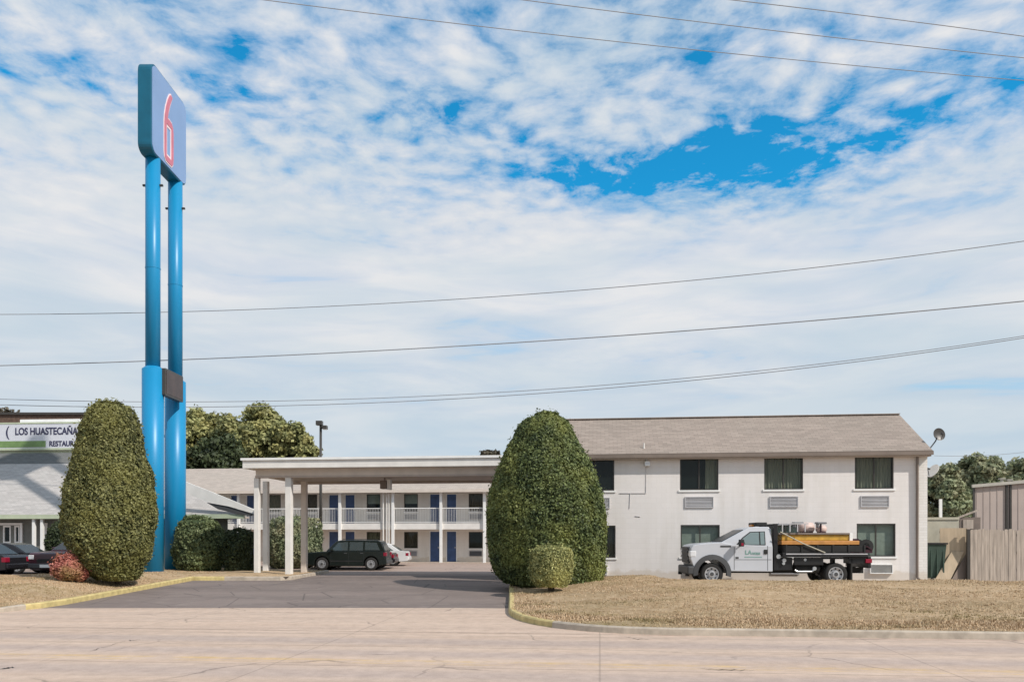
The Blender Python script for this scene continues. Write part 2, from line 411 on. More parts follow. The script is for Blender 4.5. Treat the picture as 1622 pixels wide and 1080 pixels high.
# right lawn: ruled between the kerb path and the back edge
def kerb_right():
    k = [(.0, y) for y in np.linspace(29.6, 21.6, 12)]
    k2 = []
    x1 = 3.3; p0 = Vector((0, 21.6)); p3 = Vector((x1, Rroad(x1))); p1 = Vector((-.05, 18.6)); p2 = Vector((1.2, Rroad(1.2)+.08))
    for t in np.linspace(0, 1, 14)[1:]:
        q = p0*(1-t)**3+p1*3*t*(1-t)**2+p2*3*t*t*(1-t)+p3*t**3; k2.append((q.x, q.y))
    k3 = [(x, Rroad(x)) for x in np.linspace(x1, 70, 90)[1:]]
    return k+k2+k3
KR = kerb_right()
def crest(x, y): return .50+.155*sstep(1.0, 5.0, x)
def bumpy(x, y): return .018*math.sin(x*1.7+y*.6)+.014*math.sin(x*.9-y*1.9+1)+.01*math.sin(x*4.1+y*3.3)
def back_right(x, y, i):
    if i < 12: f = i/11; return (1+3.8*f, 30.2)
    if i < 25: f = (i-11)/14; return (4.8+2.4*f, 30.2-3.2*sstep(0, .8, f))
    return (max(7.2, x+3.9*(1-sstep(3, 20, x))), 27.0)
rows = []
TS = np.linspace(0, 1, 30)
def hR(x, y, t):
    k = zA(y)+.14 if x < 3 and y > 20 else .15
    h = k+(crest(x, y)-k)*(sstep(0, .95, t)*.5+.5*min(1, t/.8))
    fall = .9 if x > 5.2 else .97
    h = h*(1-sstep(fall, 1, t))+(.345 if x > 6.5 else .25)*sstep(fall, 1, t)
    return h+bumpy(x, y)*min(1, t*8)*(1-sstep(fall, 1, t))
for i, (x, y) in enumerate(KR):
    bx, by = back_right(x, y, i)
    rows.append([Vector((x+(bx-x)*t, y+(by-y)*t, hR(x+(bx-x)*t, y+(by-y)*t, t))) for t in TS])
ROWS_R = rows
grid_mesh('lawn_verge', rows, 'lawn')
rows2 = [[Vector((x, y, .352)) for y in (26.85, 28, 29, 30, 31.5)] for x in np.linspace(6.5, 60, 8)]
grid_mesh('service_drive', rows2, 'slab')
# left lawn
def Yf(x): return pl(-x, [(13.3, 23.6), (13.45, 22.6), (13.8, 21.5), (14.5, 20.65), (15.6, 19.9), (17, 19.45), (18.5, Rroad(-18.5)), (70, Rroad(-70))])
def hL(x, y):
    yf = Yf(x) if x < -13.3 else 33.0
    k = max(.15, zA(y)+.14) if x > -13.6 or y > 24 else .15
    k = .15 if y-yf < .01 and x < -13.6 else k
    tgt = pl(y, [(23, .45), (27, .60), (31, .62), (34, .50), (42, .46)])
    e = min((-13.3-x)/2.2 if x < -13.3 else (-9.3-x)/2, (y-yf)/6.0)
    if y > 33.5: e = (-9.3-x)/2.5
    return k+(tgt-k)*sstep(0, 1, max(0, e))+bumpy(x, y)*min(1, max(0, e)*4)
xs = list(-13.3-np.array([0, .12, .3, .6, 1, 1.5, 2.1, 2.8, 3.6, 4.5, 5.6]))+list(np.linspace(-20, -70, 26))
rows = [[Vector((x, Yf(x)+(31.0-Yf(x))*t, hL(x, Yf(x)+(31.0-Yf(x))*t)-(.2 if t == 1 and x < -18.9 else 0))) for t in np.linspace(0, 1, 26)] for x in xs]
ROWS_L = rows
grid_mesh('lawn', rows, 'lawn')
rows = [[Vector((x, y, hL(x, y))) for y in np.linspace(31.0, 44, 26)] for x in np.linspace(-13.3, -18.9, 14)]
ROWS_L2 = rows
grid_mesh('lawn_strip', rows, 'lawn')
rows = [[Vector((x, y, hL(x, y))) for y in np.linspace(33.0, 40, 12)] for x in np.linspace(-9.3, -13.3, 10)]
grid_mesh('island_bed', rows, 'lawn')
# raised lot on the left, where the dark cars stand
rows = [[Vector((x, y, .44)) for y in np.linspace(30.9, 60, 5)] for x in np.linspace(-60, -18.88, 5)]
grid_mesh('restaurant_lot', rows, 'asphalt')
M['roadfar'] = M['road']

def kerb(name, path, zb, mat, w=.17, h=.15):
    mb = MB(); n = len(path); vs = []
    for i, (x, y) in enumerate(path):
        a = Vector(path[max(0, i-1)]); b = Vector(path[min(n-1, i+1)]); d = (b-a).normalized(); nn = Vector((d.y, -d.x))
        z = zb(x, y)
        for off, dz in ((-w/2, -.25), (-w/2, h-.03), (-w/2+.03, h), (w/2-.03, h), (w/2, h-.03), (w/2+.04, -.25)):
            vs.append((x+nn.x*off, y+nn.y*off, z+dz))
    fs = [(i*6+k, i*6+k+1, (i+1)*6+k+1, (i+1)*6+k) for i in range(n-1) for k in range(5)]
    fs += [(0, 1, 2, 3, 4, 5), tuple((n-1)*6+k for k in range(6))[::-1]]
    mb.add(vs, fs); return struct(mb.build(name, mat))
kz = lambda x, y: zA(y) if y > 22 else max(0, .006*(y-17))*(1-sstep(-.5, 3.2, x)) if x > -5 else 0
kerb('kerb_yellow', [p for p in KR[:19]][::1], kz, 'ykerb')
kerb('kerb', KR[18:], kz, 'kerb', w=.2)
kerb('kerb_yellow', [(-13.3, y) for y in np.linspace(33.0, 23.8, 20)]+[(x, Yf(x)) for x in (-13.3, -13.36, -13.45, -13.6)], kz, 'ykerb', w=.2)
kerb('kerb', [(x, Yf(x)) for x in (-13.6, -13.8, -14.1, -14.5, -15, -15.6, -16.3, -17, -18.5, -30, -50, -70)], kz, 'kerb', w=.2)
kerb('kerb_yellow', [(-13.3, 33), (-12.3, 33), (-11.9, 33)], kz, 'ykerb')
kerb('kerb', [(-11.9, 33), (-11, 33), (-9.6, 33), (-9.3, 33.3), (-9.3, 40)], kz, 'kerb')

# tar filled cracks lying on the street
def crack(pts, w, ds=0):
    mb = MB(); vs = []
    rr = random.Random(len(pts)+int(pts[0][0]))
    fine = []
    for (a, b), (c, d) in zip(pts, pts[1:]):
        for t in np.linspace(0, 1, 9)[:-1]: fine.append((a+(c-a)*t, b+(d-b)*t+rr.uniform(-1, 1)))
    for i, (px, py) in enumerate(fine):
        d = EYE*F/(py-HY); x = X(px, d); ww = w*(1-abs(2*i/(len(fine)-1)-1))*rr.uniform(.5, 1.2)+.002
        vs += [(x, d-ww, .009), (x, d+ww, .009)]
    mb.add(vs, [(2*i, 2*i+1, 2*i+3, 2*i+2) for i in range(len(fine)-1)]); return struct(mb.build('road_crack', 'matteblack'))
crack([(-30, 1066), (10, 1058), (28, 1056)], .04); crack([(138, 1033), (160, 1026), (205, 1014), (225, 1013)], .035)
crack([(1105, 1058), (1150, 1061), (1210, 1062)], .02); crack([(215, 975), (245, 968), (270, 966)], .04)
crack([(980, 1006), (1010, 1012), (1035, 1014)], .02); crack([(420, 1050), (520, 1046), (560, 1049)], .012)

# dry grass over the verges
def grass_mesh(name, quads_src, n, hmin, hmax, dens=None):
    pts = []
    R = random.Random(5)
    rows = quads_src; ni, nj = len(rows)-1, len(rows[0])-1
    W = []
    cells = []
    for i in range(ni):
        for j in range(nj):
            a, b, c = rows[i][j], rows[i+1][j], rows[i][j+1]
            ctr = (rows[i][j]+rows[i+1][j+1])/2
            ar = (b-a).cross(c-a).length
            if abs(ctr.x) > .72*ctr.y+2: ar = 0
            cells.append((i, j)); W.append(ar*(dens(i, j, ctr) if dens else 1))
    W = np.array(W); W = W/W.sum()
    pick = rng.choice(len(cells), n, p=W)
    vs = np.zeros((n*3*3, 3)); tint = np.zeros(n*3*3)
    k = 0
    for q in pick:
        i, j = cells[q]; u, v = R.random(), R.random()
        p = (rows[i][j]*(1-u)+rows[i+1][j]*u)*(1-v)+(rows[i][j+1]*(1-u)+rows[i+1][j+1]*u)*v
        hh = R.uniform(hmin, hmax)*(1.0 if not dens else min(1.8, .7+.3*dens(i, j, p)))
        t = R.random()
        for b in range(3):
            an = R.uniform(0, 2*PI); w = R.uniform(.008, .02); l = R.uniform(.3, 1)*hh*.8
            bx, by = p.x+R.uniform(-.04, .04), p.y+R.uniform(-.04, .04)
            vs[k] = (bx-math.sin(an)*w, by+math.cos(an)*w, p.z-.01); vs[k+1] = (bx+math.sin(an)*w, by-math.cos(an)*w, p.z-.01)
            vs[k+2] = (bx+math.cos(an)*l, by+math.sin(an)*l, p.z+hh*R.uniform(.6, 1)); tint[k:k+3] = t; k += 3
    me = mesh_np(name, vs, np.arange(len(vs)).reshape(-1, 3), tint, 'grass')
    o = bpy.data.objects.new(name, me); C.objects.link(o); return o
def mesh_np(name, vs, fs, tint, mat, tint2=None):
    me = bpy.data.meshes.new(name); nf, k = fs.shape
    me.vertices.add(len(vs)); me.vertices.foreach_set('co', np.asarray(vs, dtype=np.float32).ravel())
    me.loops.add(nf*k); me.loops.foreach_set('vertex_index', fs.astype(np.int32).ravel())
    me.polygons.add(nf); me.polygons.foreach_set('loop_start', (np.arange(nf)*k).astype(np.int32)); me.polygons.foreach_set('loop_total', np.full(nf, k, np.int32))
    at = me.attributes.new('tint', 'FLOAT_COLOR', 'POINT')
    col = np.ones((len(vs), 4), np.float32); col[:, 0] = tint; col[:, 1] = tint2 if tint2 is not None else 1
    at.data.foreach_set('color', col.ravel()); me.materials.append(M[mat]); me.update(); me.validate()
    return me
def dR(i, j, c):
    t = j/29
    b = .8+3.5*math.exp(-((t-.07)/.06)**2)*(.5+.5*math.sin(c.x*1.3)**2)
    return b*(.35+.65*(math.sin(c.x*.8+c.y*1.1)*math.sin(c.x*.31-c.y*.9) > -.25))
tag(grass_mesh('dry_grass', ROWS_R, 34000, .015, .05, dR), 'dry tan grass on the verge in front of the truck', 'grass', kind='stuff')
tag(grass_mesh('dry_grass', ROWS_L, 14000, .015, .045), 'dry tan grass on the lawn at the left kerb', 'grass', kind='stuff')
tag(grass_mesh('dry_grass', ROWS_L2, 3000, .015, .045), 'dry grass and dirt around the blue sign poles', 'grass', kind='stuff')

# ------------------------------------------------------------------ foliage
def leaf_quads(pts, nrm, size, asp=.55, jit=.7):
    n = len(pts)
    nn = nrm+rng.normal(0, jit, (n, 3)); nn /= np.linalg.norm(nn, axis=1)[:, None]+1e-9
    a = np.cross(nn, rng.normal(0, 1, (n, 3))); a /= np.linalg.norm(a, axis=1)[:, None]+1e-9
    b = np.cross(nn, a); s = size*rng.uniform(.6, 1.35, n)[:, None]
    a = a*s; b = b*s*asp
    fold = nn*s*.18
    vs = np.stack([pts-a, pts-b+fold, pts+a, pts+b+fold], 1).reshape(-1, 3)
    return vs, np.arange(4*n).reshape(-1, 4)
def lump(p, f=1.0, seed=0):
    r = np.random.default_rng(seed); s = np.zeros(len(p))
    for k in range(9):
        w = r.normal(0, 1, 3)*f*(1+.45*k); s += np.sin(p@w+r.uniform(0, 6.28))/(1+.45*k)
    return s/3.0
def topiary(name, label, cat, prof, d, zb, mat, n, leaf, group=None, lumpy=.07, depth=1.0, seed=1, core=.9):
    """clipped shrub; prof rows are (photo y, left x, right x) of its outline"""
    kx = .25+.75*math.cos(math.atan(X((prof[0][1]+prof[0][2])/2, 1)))          # a round shrub off the view axis looks wider than it is
    prof = [(Z(y, d), X((a+b)/2, d)-X(b-a+CX, d)*kx/2+.03, X((a+b)/2, d)+X(b-a+CX, d)*kx/2-.03) for y, a, b in prof]; prof.sort()
    zt0 = prof[0][0]; hh = prof[-1][0]-zt0; kk_ = 1-min(.2, .05*hh)/hh
    prof = [(zt0+(a-zt0)*kk_, b, c) for a, b, c in prof]
    zs = [p[0] for p in prof]; x0 = sum(p[1]+p[2] for p in prof[:2])/4
    o = thing(name, label, cat, (x0, d, zb), 0, group)
    def ring(z):
        a = np.interp(z, zs, [p[1] for p in prof]); b = np.interp(z, zs, [p[2] for p in prof]); return (a+b)/2-x0, (b-a)/2
    def surf(z, t, k=1.0):
        cx, r = ring(z); p = np.stack([cx+r*k*np.cos(t), r*depth*k*np.sin(t), z-zb+0*t], -1); return p, r
    # area weighted heights
    zz = np.linspace(zs[0], zs[-1], 400); _, rr = ring(zz); w = rr+.15; w /= w.sum()
    z = rng.choice(zz, n, p=w)+rng.uniform(-.5, .5, n)*(zz[1]-zz[0]); t = rng.uniform(0, 2*PI, n)
    inn = 1-np.abs(rng.normal(0, .045, n))+.015
    p, r = surf(z, t); lm = lump(p, 1.6, seed); lf = lump(p, 13.0, seed+5)*.9+lump(p, 5.0, seed+6)*.5
    nr = np.stack([np.cos(t), np.sin(t), 0*t], -1); _, r2 = ring(z+.1); slope = -(r2-r)/.1
    nr[:, 2] = slope; nr /= np.linalg.norm(nr, axis=1)[:, None]
    p = p+nr*((lm*lumpy+lf*lumpy*.55)[:, None]); p[:, :2] -= nr[:, :2]*((1-inn)*r)[:, None]
    # cap of the crown
    m_ = int(n*.05); tz = rng.uniform(0, 1, m_)**.5; tt = rng.uniform(0, 2*PI, m_); cx, rt = ring(np.full(m_, zs[-1]))
    pc = np.stack([cx+rt*tz*np.cos(tt), rt*tz*np.sin(tt), np.full(m_, zs[-1]-zb)+.12*rt*(1-tz**2)+rng.normal(0, .04, m_)], -1)
    p = np.vstack([p, pc]); nr = np.vstack([nr, np.tile([0, 0, 1.], (m_, 1))])
    # stray shoots
    k = int(n*.03); ids = rng.integers(0, len(p), k); ps = p[ids]+nr[ids]*rng.uniform(.02, .14, k)[:, None]+np.array([0, 0, .03])
    p = np.vstack([p, ps]); nr = np.vstack([nr, nr[ids]])
    keep = (p[:, 2] > 0.0) & ((lump(p, 8.0, seed+20) < .42) | (rng.uniform(0, 1, len(p)) < .3)); p = p[keep]; nr = nr[keep]
    vs, fs = leaf_quads(p, nr, leaf)
    tl = np.clip(.42+.28*rng.normal(0, 1, len(p))+.30*lump(p, 7, seed+2)+.12*lump(p, 1.2, seed+9), 0, 1)
    t4 = np.repeat(tl, 4)
    # solid core, tinted darkest to stand for shade between the leaves
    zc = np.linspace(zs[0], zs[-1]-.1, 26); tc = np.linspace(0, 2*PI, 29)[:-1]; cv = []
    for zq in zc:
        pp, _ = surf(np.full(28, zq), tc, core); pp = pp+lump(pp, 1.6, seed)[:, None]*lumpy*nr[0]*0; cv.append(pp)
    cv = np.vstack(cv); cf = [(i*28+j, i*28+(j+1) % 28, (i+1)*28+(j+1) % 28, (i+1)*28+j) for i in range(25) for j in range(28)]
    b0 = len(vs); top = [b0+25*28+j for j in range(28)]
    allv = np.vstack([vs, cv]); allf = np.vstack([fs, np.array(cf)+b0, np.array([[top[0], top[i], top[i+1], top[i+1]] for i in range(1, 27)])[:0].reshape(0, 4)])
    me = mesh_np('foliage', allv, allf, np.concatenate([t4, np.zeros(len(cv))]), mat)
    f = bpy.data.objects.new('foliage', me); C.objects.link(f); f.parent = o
    mb = MB(); 
    for q in range(5):
        a = q*1.3; mb.tube([(0.05*math.cos(a), .05*math.sin(a), -.15), (.12*math.cos(a), .12*math.sin(a), .5), (.35*math.cos(a), .35*math.sin(a), (zs[-1]-zb)*.6)], [.07, .05, .02], 6)
    mb.build('stem', 'trunk', o)
    return o
topiary('trimmed_bush', 'tall clipped olive green bush standing left of the blue sign poles', 'bush',
    [(633, 150, 197), (636, 144, 206), (642, 139, 212), (652, 134, 217), (668, 127, 222), (710, 118, 230), (745, 109, 241), (775, 102, 246), (812, 100, 248), (850, 103, 246), (880, 115, 239), (897, 130, 230), (910, 146, 226), (919, 160, 218)],
    28.2, .56, 'leafL', 62000, .05, 'big clipped bushes flanking the driveway', seed=3)
topiary('trimmed_bush', 'biggest clipped dark green bush, right of the driveway before the white motel wall', 'bush',
    [(650, 846, 886), (654, 838, 894), (660, 828, 902), (672, 817, 908), (690, 808, 917), (715, 797, 931), (745, 784, 945), (775, 775, 954), (815, 771, 959), (860, 772, 960), (892, 777, 959), (910, 786, 957), (922, 797, 955), (930, 808, 950)],
    28.6, .42, 'leafR', 76000, .05, 'big clipped bushes flanking the driveway', seed=8)
topiary('hedge_shrub', 'small square clipped yellowish shrub in front of the biggest bush', 'shrub',
    [(864, 848, 898), (866, 841, 903), (872, 838, 907), (895, 837, 908), (915, 839, 905), (925, 846, 900), (929, 850, 896)],
    25.6, .46, 'leafS', 11000, .032, lumpy=.05, seed=12, core=.86)
topiary('red_shrub', 'low shrub with coral red leaves on the left lawn', 'shrub',
    [(877, 100, 118), (880, 92, 126), (887, 86, 134), (897, 82, 141), (906, 83, 141), (913, 90, 136), (918, 96, 130)],
    27.3, .55, 'leafred', 6000, .045, lumpy=.14, seed=15, core=.7)
topiary('shrub', 'loose pale green shrub right of the blue sign poles', 'shrub',
    [(816, 290, 330), (822, 282, 345), (840, 276, 352), (870, 274, 357), (890, 276, 354), (900, 285, 345), (906, 292, 338)],
    38.5, .45, 'leafP', 13000, .06, lumpy=.2, seed=18, core=.8)
topiary('shrub', 'very dark rounded shrub under the white eave tip', 'shrub',
    [(836, 368, 392), (842, 360, 399), (858, 352, 404), (880, 350, 405), (900, 354, 403), (909, 362, 398)],
    38.2, .44, 'leafD', 9000, .06, lumpy=.16, seed=21, core=.8)
topiary('shrub', 'medium green shrub seen between the canopy posts', 'shrub',
    [(817, 440, 488), (823, 430, 502), (845, 422, 510), (870, 421, 514), (888, 425, 508), (899, 432, 498)],
    47.5, .3, 'leafG', 11000, .08, lumpy=.22, seed=24, core=.8)
topiary('shrub', 'dark shrub beside the restaurant windows behind the parked cars', 'shrub',
    [(826, 85, 120), (835, 78, 130), (855, 76, 135), (880, 78, 132), (890, 85, 125)],
    39.3, .5, 'leafD', 6000, .07, lumpy=.2, seed=27, core=.8)

def tree(label, px, top, rpx, d, mat, n, leaf, bottom_z=3.0, seed=1, group=None, zb=.2, name='tree', elong=1.0):
    R = np.random.default_rng(seed)
    zt = Z(top, d); r = rpx*d/F; x0 = X(px, d)
    o = thing(name, label, 'tree', (x0, d, zb), 0, group)
    zc = (zt+bottom_z)/2-zb; rz = (zt-bottom_z)/2
    nc = 110
    u = R.normal(0, 1, (nc, 3)); u /= np.linalg.norm(u, axis=1)[:, None]; k = R.uniform(.35, 1.0, nc)**.6
    ctr = u*k[:, None]*np.array([r*.84, r*.84*elong, rz*.84]); ctr[:, 2] += zc
    cr = R.uniform(.20, .34, nc)*r
    which = R.choice(nc, n, p=(cr**2)/np.sum(cr**2))
    v = R.normal(0, 1, (n, 3)); v /= np.linalg.norm(v, axis=1)[:, None]; v[:, 2] = np.where(v[:, 2] < -.3, -v[:, 2]*.5, v[:, 2])
    kk = R.uniform(.3, 1.15, n)**.5
    p = ctr[which]+v*(kk*cr[which])[:, None]*np.array([1, 1, .8])
    p += R.normal(0, .13*r/3, p.shape)
    vs, fs = leaf_quads(p, v, leaf, .6, .6)
    tl = np.repeat(np.clip(.5+.25*R.normal(0, 1, n)+.15*R.normal(0, 1, nc)[which], 0, 1), 4)
    me = mesh_np('crown', vs, fs, tl, mat); f = bpy.data.objects.new('crown', me); C.objects.link(f); f.parent = o
    mb = MB(); h = zc
    mb.tube([(0, 0, -.3), (.05, 0, h*.4), (.1, .05, h*.8), (.05, 0, h*1.3)], [.045*r+.12, .035*r+.1, .03*r+.05, .03], 8)
    for q in range(9):
        c = ctr[q*7 % nc]; mb.tube([(.05, 0, h*(.35+.05*q)), tuple(np.array([c[0]*.5, c[1]*.5, (h*(.45+.05*q)+c[2])/2])), tuple(c)], [.09, .06, .02], 5)
    mb.build('trunk', 'trunk', o, smooth=True)
    return o
G1 = 'trees behind the motel wing'
tree('leftmost olive tree of the big cluster, beside the blue poles', 318, 634, 52, 78, 'leafT', 42000, .20, 4.0, 31, G1)
tree('tallest olive tree in the middle of the cluster behind the canopy', 400, 628, 62, 76, 'leafT', 52000, .20, 4.0, 33, G1)
tree('lower olive tree at the right edge of the cluster, beside the lamp post', 462, 657, 44, 74, 'leafT', 38000, .19, 3.0, 35, G1)
tree('dark green tree low in front of the cluster, just above the motel roof', 345, 682, 58, 69, 'leafD', 18000, .2, 3.0, 37, G1)
G2 = 'trees behind the tan shed'
tree('green tree nearest the motel corner below the white dish', 1492, 727, 42, 56, 'leafG', 30000, .17, .6, 41, G2)
tree('broad green tree in the middle above the tan shed corner', 1553, 711, 54, 60, 'leafG', 38000, .17, .6, 43, G2)
tree('grey green tree above the shed roof at the right edge', 1624, 722, 52, 63, 'leafG', 32000, .17, .6, 45, G2)
tree('brownish tree beyond the shed at the far right', 1705, 730, 50, 66, 'leafB', 12000, .2, 1.5, 47, G2)
tree('small dark treetop peeking over the canopy left of the biggest bush', 773, 704, 27, 95, 'leafB', 14000, .2, 5, 49)
tree('brown tree above the restaurant sign at the left edge', 10, 641, 34, 85, 'leafB', 9000, .2, 8, 51)

def woodland():
    n = 26000; ang = rng.uniform(-1.0, 1.0, n); dist = rng.uniform(125, 150, n)
    x = np.sin(ang)*dist; y = np.cos(ang)*dist
    h = 5.5+1.2*np.sin(ang*37)+.9*np.sin(ang*91+1); z = rng.uniform(0, 1, n)**.7*h
    p = np.stack([x, y, z], -1); vs, fs = leaf_quads(p, np.tile([0, -1., .3], (n, 1)), .55, .7)
    me = mesh_np('woodland', vs, fs, np.repeat(np.clip(.5+.3*lump(p, .2, 3), 0, 1), 4), 'leafG')
    o = bpy.data.objects.new('woodland', me); C.objects.link(o); tag(o, 'low far wooded skyline behind the buildings', 'woodland', kind='stuff')
woodland()

# ------------------------------------------------------------------ walls with openings
def wall_holes(mb, x0, x1, z0, z1, holes, y=0.0, rec=.12, m=None):
    xs = sorted({x0, x1, *[h[0] for h in holes], *[h[1] for h in holes]}); zs = sorted({z0, z1, *[h[2] for h in holes], *[h[3] for h in holes]})
    for a, b in zip(xs, xs[1:]):
        for c, d in zip(zs, zs[1:]):
            mx, mz = (a+b)/2, (c+d)/2
            if any(h[0] < mx < h[1] and h[2] < mz < h[3] for h in holes): continue
            mb.add([(a, y, c), (b, y, c), (b, y, d), (a, y, d)], [(0, 1, 2, 3)], m)
    for a, b, c, d in holes:
        r = y+rec
        mb.add([(a, y, c), (b, y, c), (b, y, d), (a, y, d), (a, r, c), (b, r, c), (b, r, d), (a, r, d)], [(0, 1, 5, 4), (1, 2, 6, 5), (2, 3, 7, 6), (3, 0, 4, 7)], m)
def curtain_mesh(x0, x1, z0, z1, y, amp=.03, per=.12):
    mb = MB(); n = max(8, int((x1-x0)/per*6)); vs = []
    for i in range(n+1):
        x = x0+(x1-x0)*i/n; yy = y+amp*math.sin(i*1.05)+amp*.4*math.sin(i*.37)
        vs += [(x, yy, z0), (x, yy, z1)]
    mb.add(vs, [(2*i, 2*i+1, 2*i+3, 2*i+2) for i in range(n)]); return mb
def window(parent, x0, x1, z0, z1, y=.0, style='curtain', mull=True, fw=.05, frame='frame', opens=(0, 1), rec=.12, sill=False):
    f = MB(); yy = y+.02
    f.box(x0, x1, yy, yy+.07, z0, z0+fw); f.box(x0, x1, yy, yy+.07, z1-fw, z1)
    f.box(x0, x0+fw, yy+.003, yy+.067, z0+fw, z1-fw); f.box(x1-fw, x1, yy+.003, yy+.067, z0+fw, z1-fw)
    if mull: xm = (x0+x1)/2; f.box(xm-fw/2, xm+fw/2, yy+.003, yy+.067, z0+fw, z1-fw)
    w = f.build('window', frame, parent)
    g_ = MB(); g_.add([(x0+fw/2, yy+.04, z0+fw/2), (x1-fw/2, yy+.04, z0+fw/2), (x1-fw/2, yy+.04, z1-fw/2), (x0+fw/2, yy+.04, z1-fw/2)], [(0, 1, 2, 3)])
    g_.build('pane', 'glass', w)
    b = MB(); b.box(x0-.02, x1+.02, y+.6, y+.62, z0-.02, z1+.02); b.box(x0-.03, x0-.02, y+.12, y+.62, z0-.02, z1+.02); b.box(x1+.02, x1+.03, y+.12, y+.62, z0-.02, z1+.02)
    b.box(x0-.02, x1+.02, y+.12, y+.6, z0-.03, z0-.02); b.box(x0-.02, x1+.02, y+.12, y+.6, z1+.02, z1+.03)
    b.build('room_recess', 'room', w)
    if style:
        a, c = x0+(x1-x0)*opens[0], x0+(x1-x0)*opens[1]
        if style == 'blind':
            q = MB(); q.box(a, c, y+.2, y+.21, z0+(z1-z0)*.02, z1); q.build('blind', 'blind', w)
        elif style == 'halfblind':
            q = MB(); q.box(a, c, y+.2, y+.21, z0+(z1-z0)*.45, z1); q.build('blind', 'blind', w)
        else: curtain_mesh(a, c, z0, z1, y+.22).build('curtain', style if style in M else 'curtain', w)
    if sill:
        s = MB(); s.box(x0-.06, x1+.06, y-.04, y+.02, z0-.07, z0); s.build('sill', 'white', w)
    return w
def grille(parent, x0, x1, z0, z1, y=0.0, mat='grille', proud=.05, name='air_vent', n=7):
    g_ = MB(); t = .03
    g_.box(x0, x1, y-proud, y+.02, z0, z0+t); g_.box(x0, x1, y-proud, y+.02, z1-t, z1)
    g_.box(x0, x0+t, y-proud+.002, y+.02, z0+t, z1-t); g_.box(x1-t, x1, y-proud+.002, y+.02, z0+t, z1-t)
    g_.box(x0+t, x1-t, y-.005, y+.02, z0+t, z1-t)
    for i in range(n):
        z = z0+t+(z1-z0-2*t)*(i+.5)/n; h = (z1-z0-2*t)/n*.3
        g_.add([(x0+t, y-proud+.01, z-h), (x1-t, y-proud+.01, z-h), (x1-t, y-.006, z+h), (x0+t, y-.006, z+h)], [(0, 1, 2, 3)])
    return g_.build(name, mat, parent)

# ================================================================== motel end building (right)
FA = Frame(1468, 30.4, TH, .42)
A = FA.thing('motel_building', 'white two storey motel building with brown gable roof behind the truck', 'building')
LX = FA.at(832)[0]; ze = FA.at(1440, 719)[1]; DA = 7.0
holes = []; wins = []
rowsW = [((911, 973), (726, 777)), ((1077, 1138), (724.5, 776)), ((1210.5, 1272), (724, 775)), ((1354, 1415.5), (723, 774))]
lowW = [((913, 975), (832, 883)), ((1078, 1140), (831, 882)), ((1213, 1276), (830, 881)), ((1357, 1418.5), (829, 881))]
sty = [(None, (0, 1)), ('curtain', (.68, 1.0)), ('curtain', (0, 1)), ('curtain', (.05, 1)), ('tan_curtain', (0, 1)), ('blind', (0, 1)), ('blind', (.0, 1)), ('blind', (0, 1))]
for ((a, b), (t, bt)), st in zip(rowsW+lowW, sty):
    x0, z1 = FA.at(a, t); x1, _ = FA.at(b, t); _, z0 = FA.at((a+b)/2, bt)
    holes.append((x0, x1, z0, z1)); wins.append((x0, x1, z0, z1, st))
xb = FA.at(1449)[0]
w = MB(); wall_holes(w, LX, xb, -.3, ze+.05, holes)
w.add([(LX, 0, -.3), (LX, DA, -.3), (LX, DA, ze+.05), (LX, 0, ze+.05)], [(0, 1, 2, 3)])
w.add([(LX, DA, -.3), (0, DA, -.3), (0, DA, ze+.05), (LX, DA, ze+.05)], [(0, 1, 2, 3)])
yr = 3.1; zr = FA.at(1430, 656.5, yr)[1]; zb_ = zr-(zr-ze)*(DA-yr)/yr*.9
w.add([(LX, 0, ze+.05), (LX, DA, ze+.05), (LX, yr, zr-.12)], [(0, 1, 2)]); 
w.build('wall', 'wallA', A)
w = MB(); w.box(xb, 0.0, -.06, DA, -.3, ze-.02); w.add([(-.001, -.06, ze-.02), (-.001, DA, ze-.02), (-.001, yr, zr-.12)], [(0, 1, 2)])
w.build('brick_pier', 'brickA', A)
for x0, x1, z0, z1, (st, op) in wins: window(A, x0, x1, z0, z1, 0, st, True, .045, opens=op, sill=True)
for (a, b, t, bt) in ((1085, 1130, 786.5, 804), (1219, 1264, 786, 803), (1363, 1408, 785, 803), (916, 966, 788, 805), (1221, 1266, 893, 909)):
    x0, z1 = FA.at(a, t); x1, z0 = FA.at(b, bt); grille(A, x0, x1, z0, z1)
for a, b, t, bt in ((1377, 1413, 893, 908), (926, 962, 895, 910), (1086, 1124, 894, 909)):
    x0, z1 = FA.at(a, t); x1, z0 = FA.at(b, bt); grille(A, x0, x1, z0, z1, 0, 'white', .12, 'air_conditioner', 9)
# roof
ex = FA.at(1477, y=-.25)[0]; zf = FA.at(1477, 714, y=-.25)[1]
r = MB(); sl = LX-.35
r.add([(sl, -.28, zf+.02), (ex, -.28, zf+.02), (ex, yr, zr), (sl, yr, zr)], [(0, 1, 2, 3)]); r.add([(sl, DA+.5, ze-.15), (ex, DA+.5, ze-.15), (ex, yr, zr), (sl, yr, zr)], [(0, 1, 2, 3)])
r.add([(sl, -.28, zf-.1), (ex, -.28, zf-.1), (ex, yr, zr-.13), (sl, yr, zr-.13)], [(0, 1, 2, 3)]); r.add([(sl, DA+.5, ze-.27), (ex, DA+.5, ze-.27), (ex, yr, zr-.13), (sl, yr, zr-.13)], [(0, 1, 2, 3)])
for xx in (sl, ex): r.add([(xx, -.28, zf-.1), (xx, -.28, zf+.02), (xx, yr, zr), (xx, DA+.5, ze-.15), (xx, DA+.5, ze-.27), (xx, yr, zr-.13)], [(0, 1, 2, 5), (2, 3, 4, 5)])
roof = r.build('roof', 'roofA', A)
r = MB(); r.box(sl, ex, -.37, -.285, zf-.15, zf+.0, None); r.build('gutter', 'brown', roof)
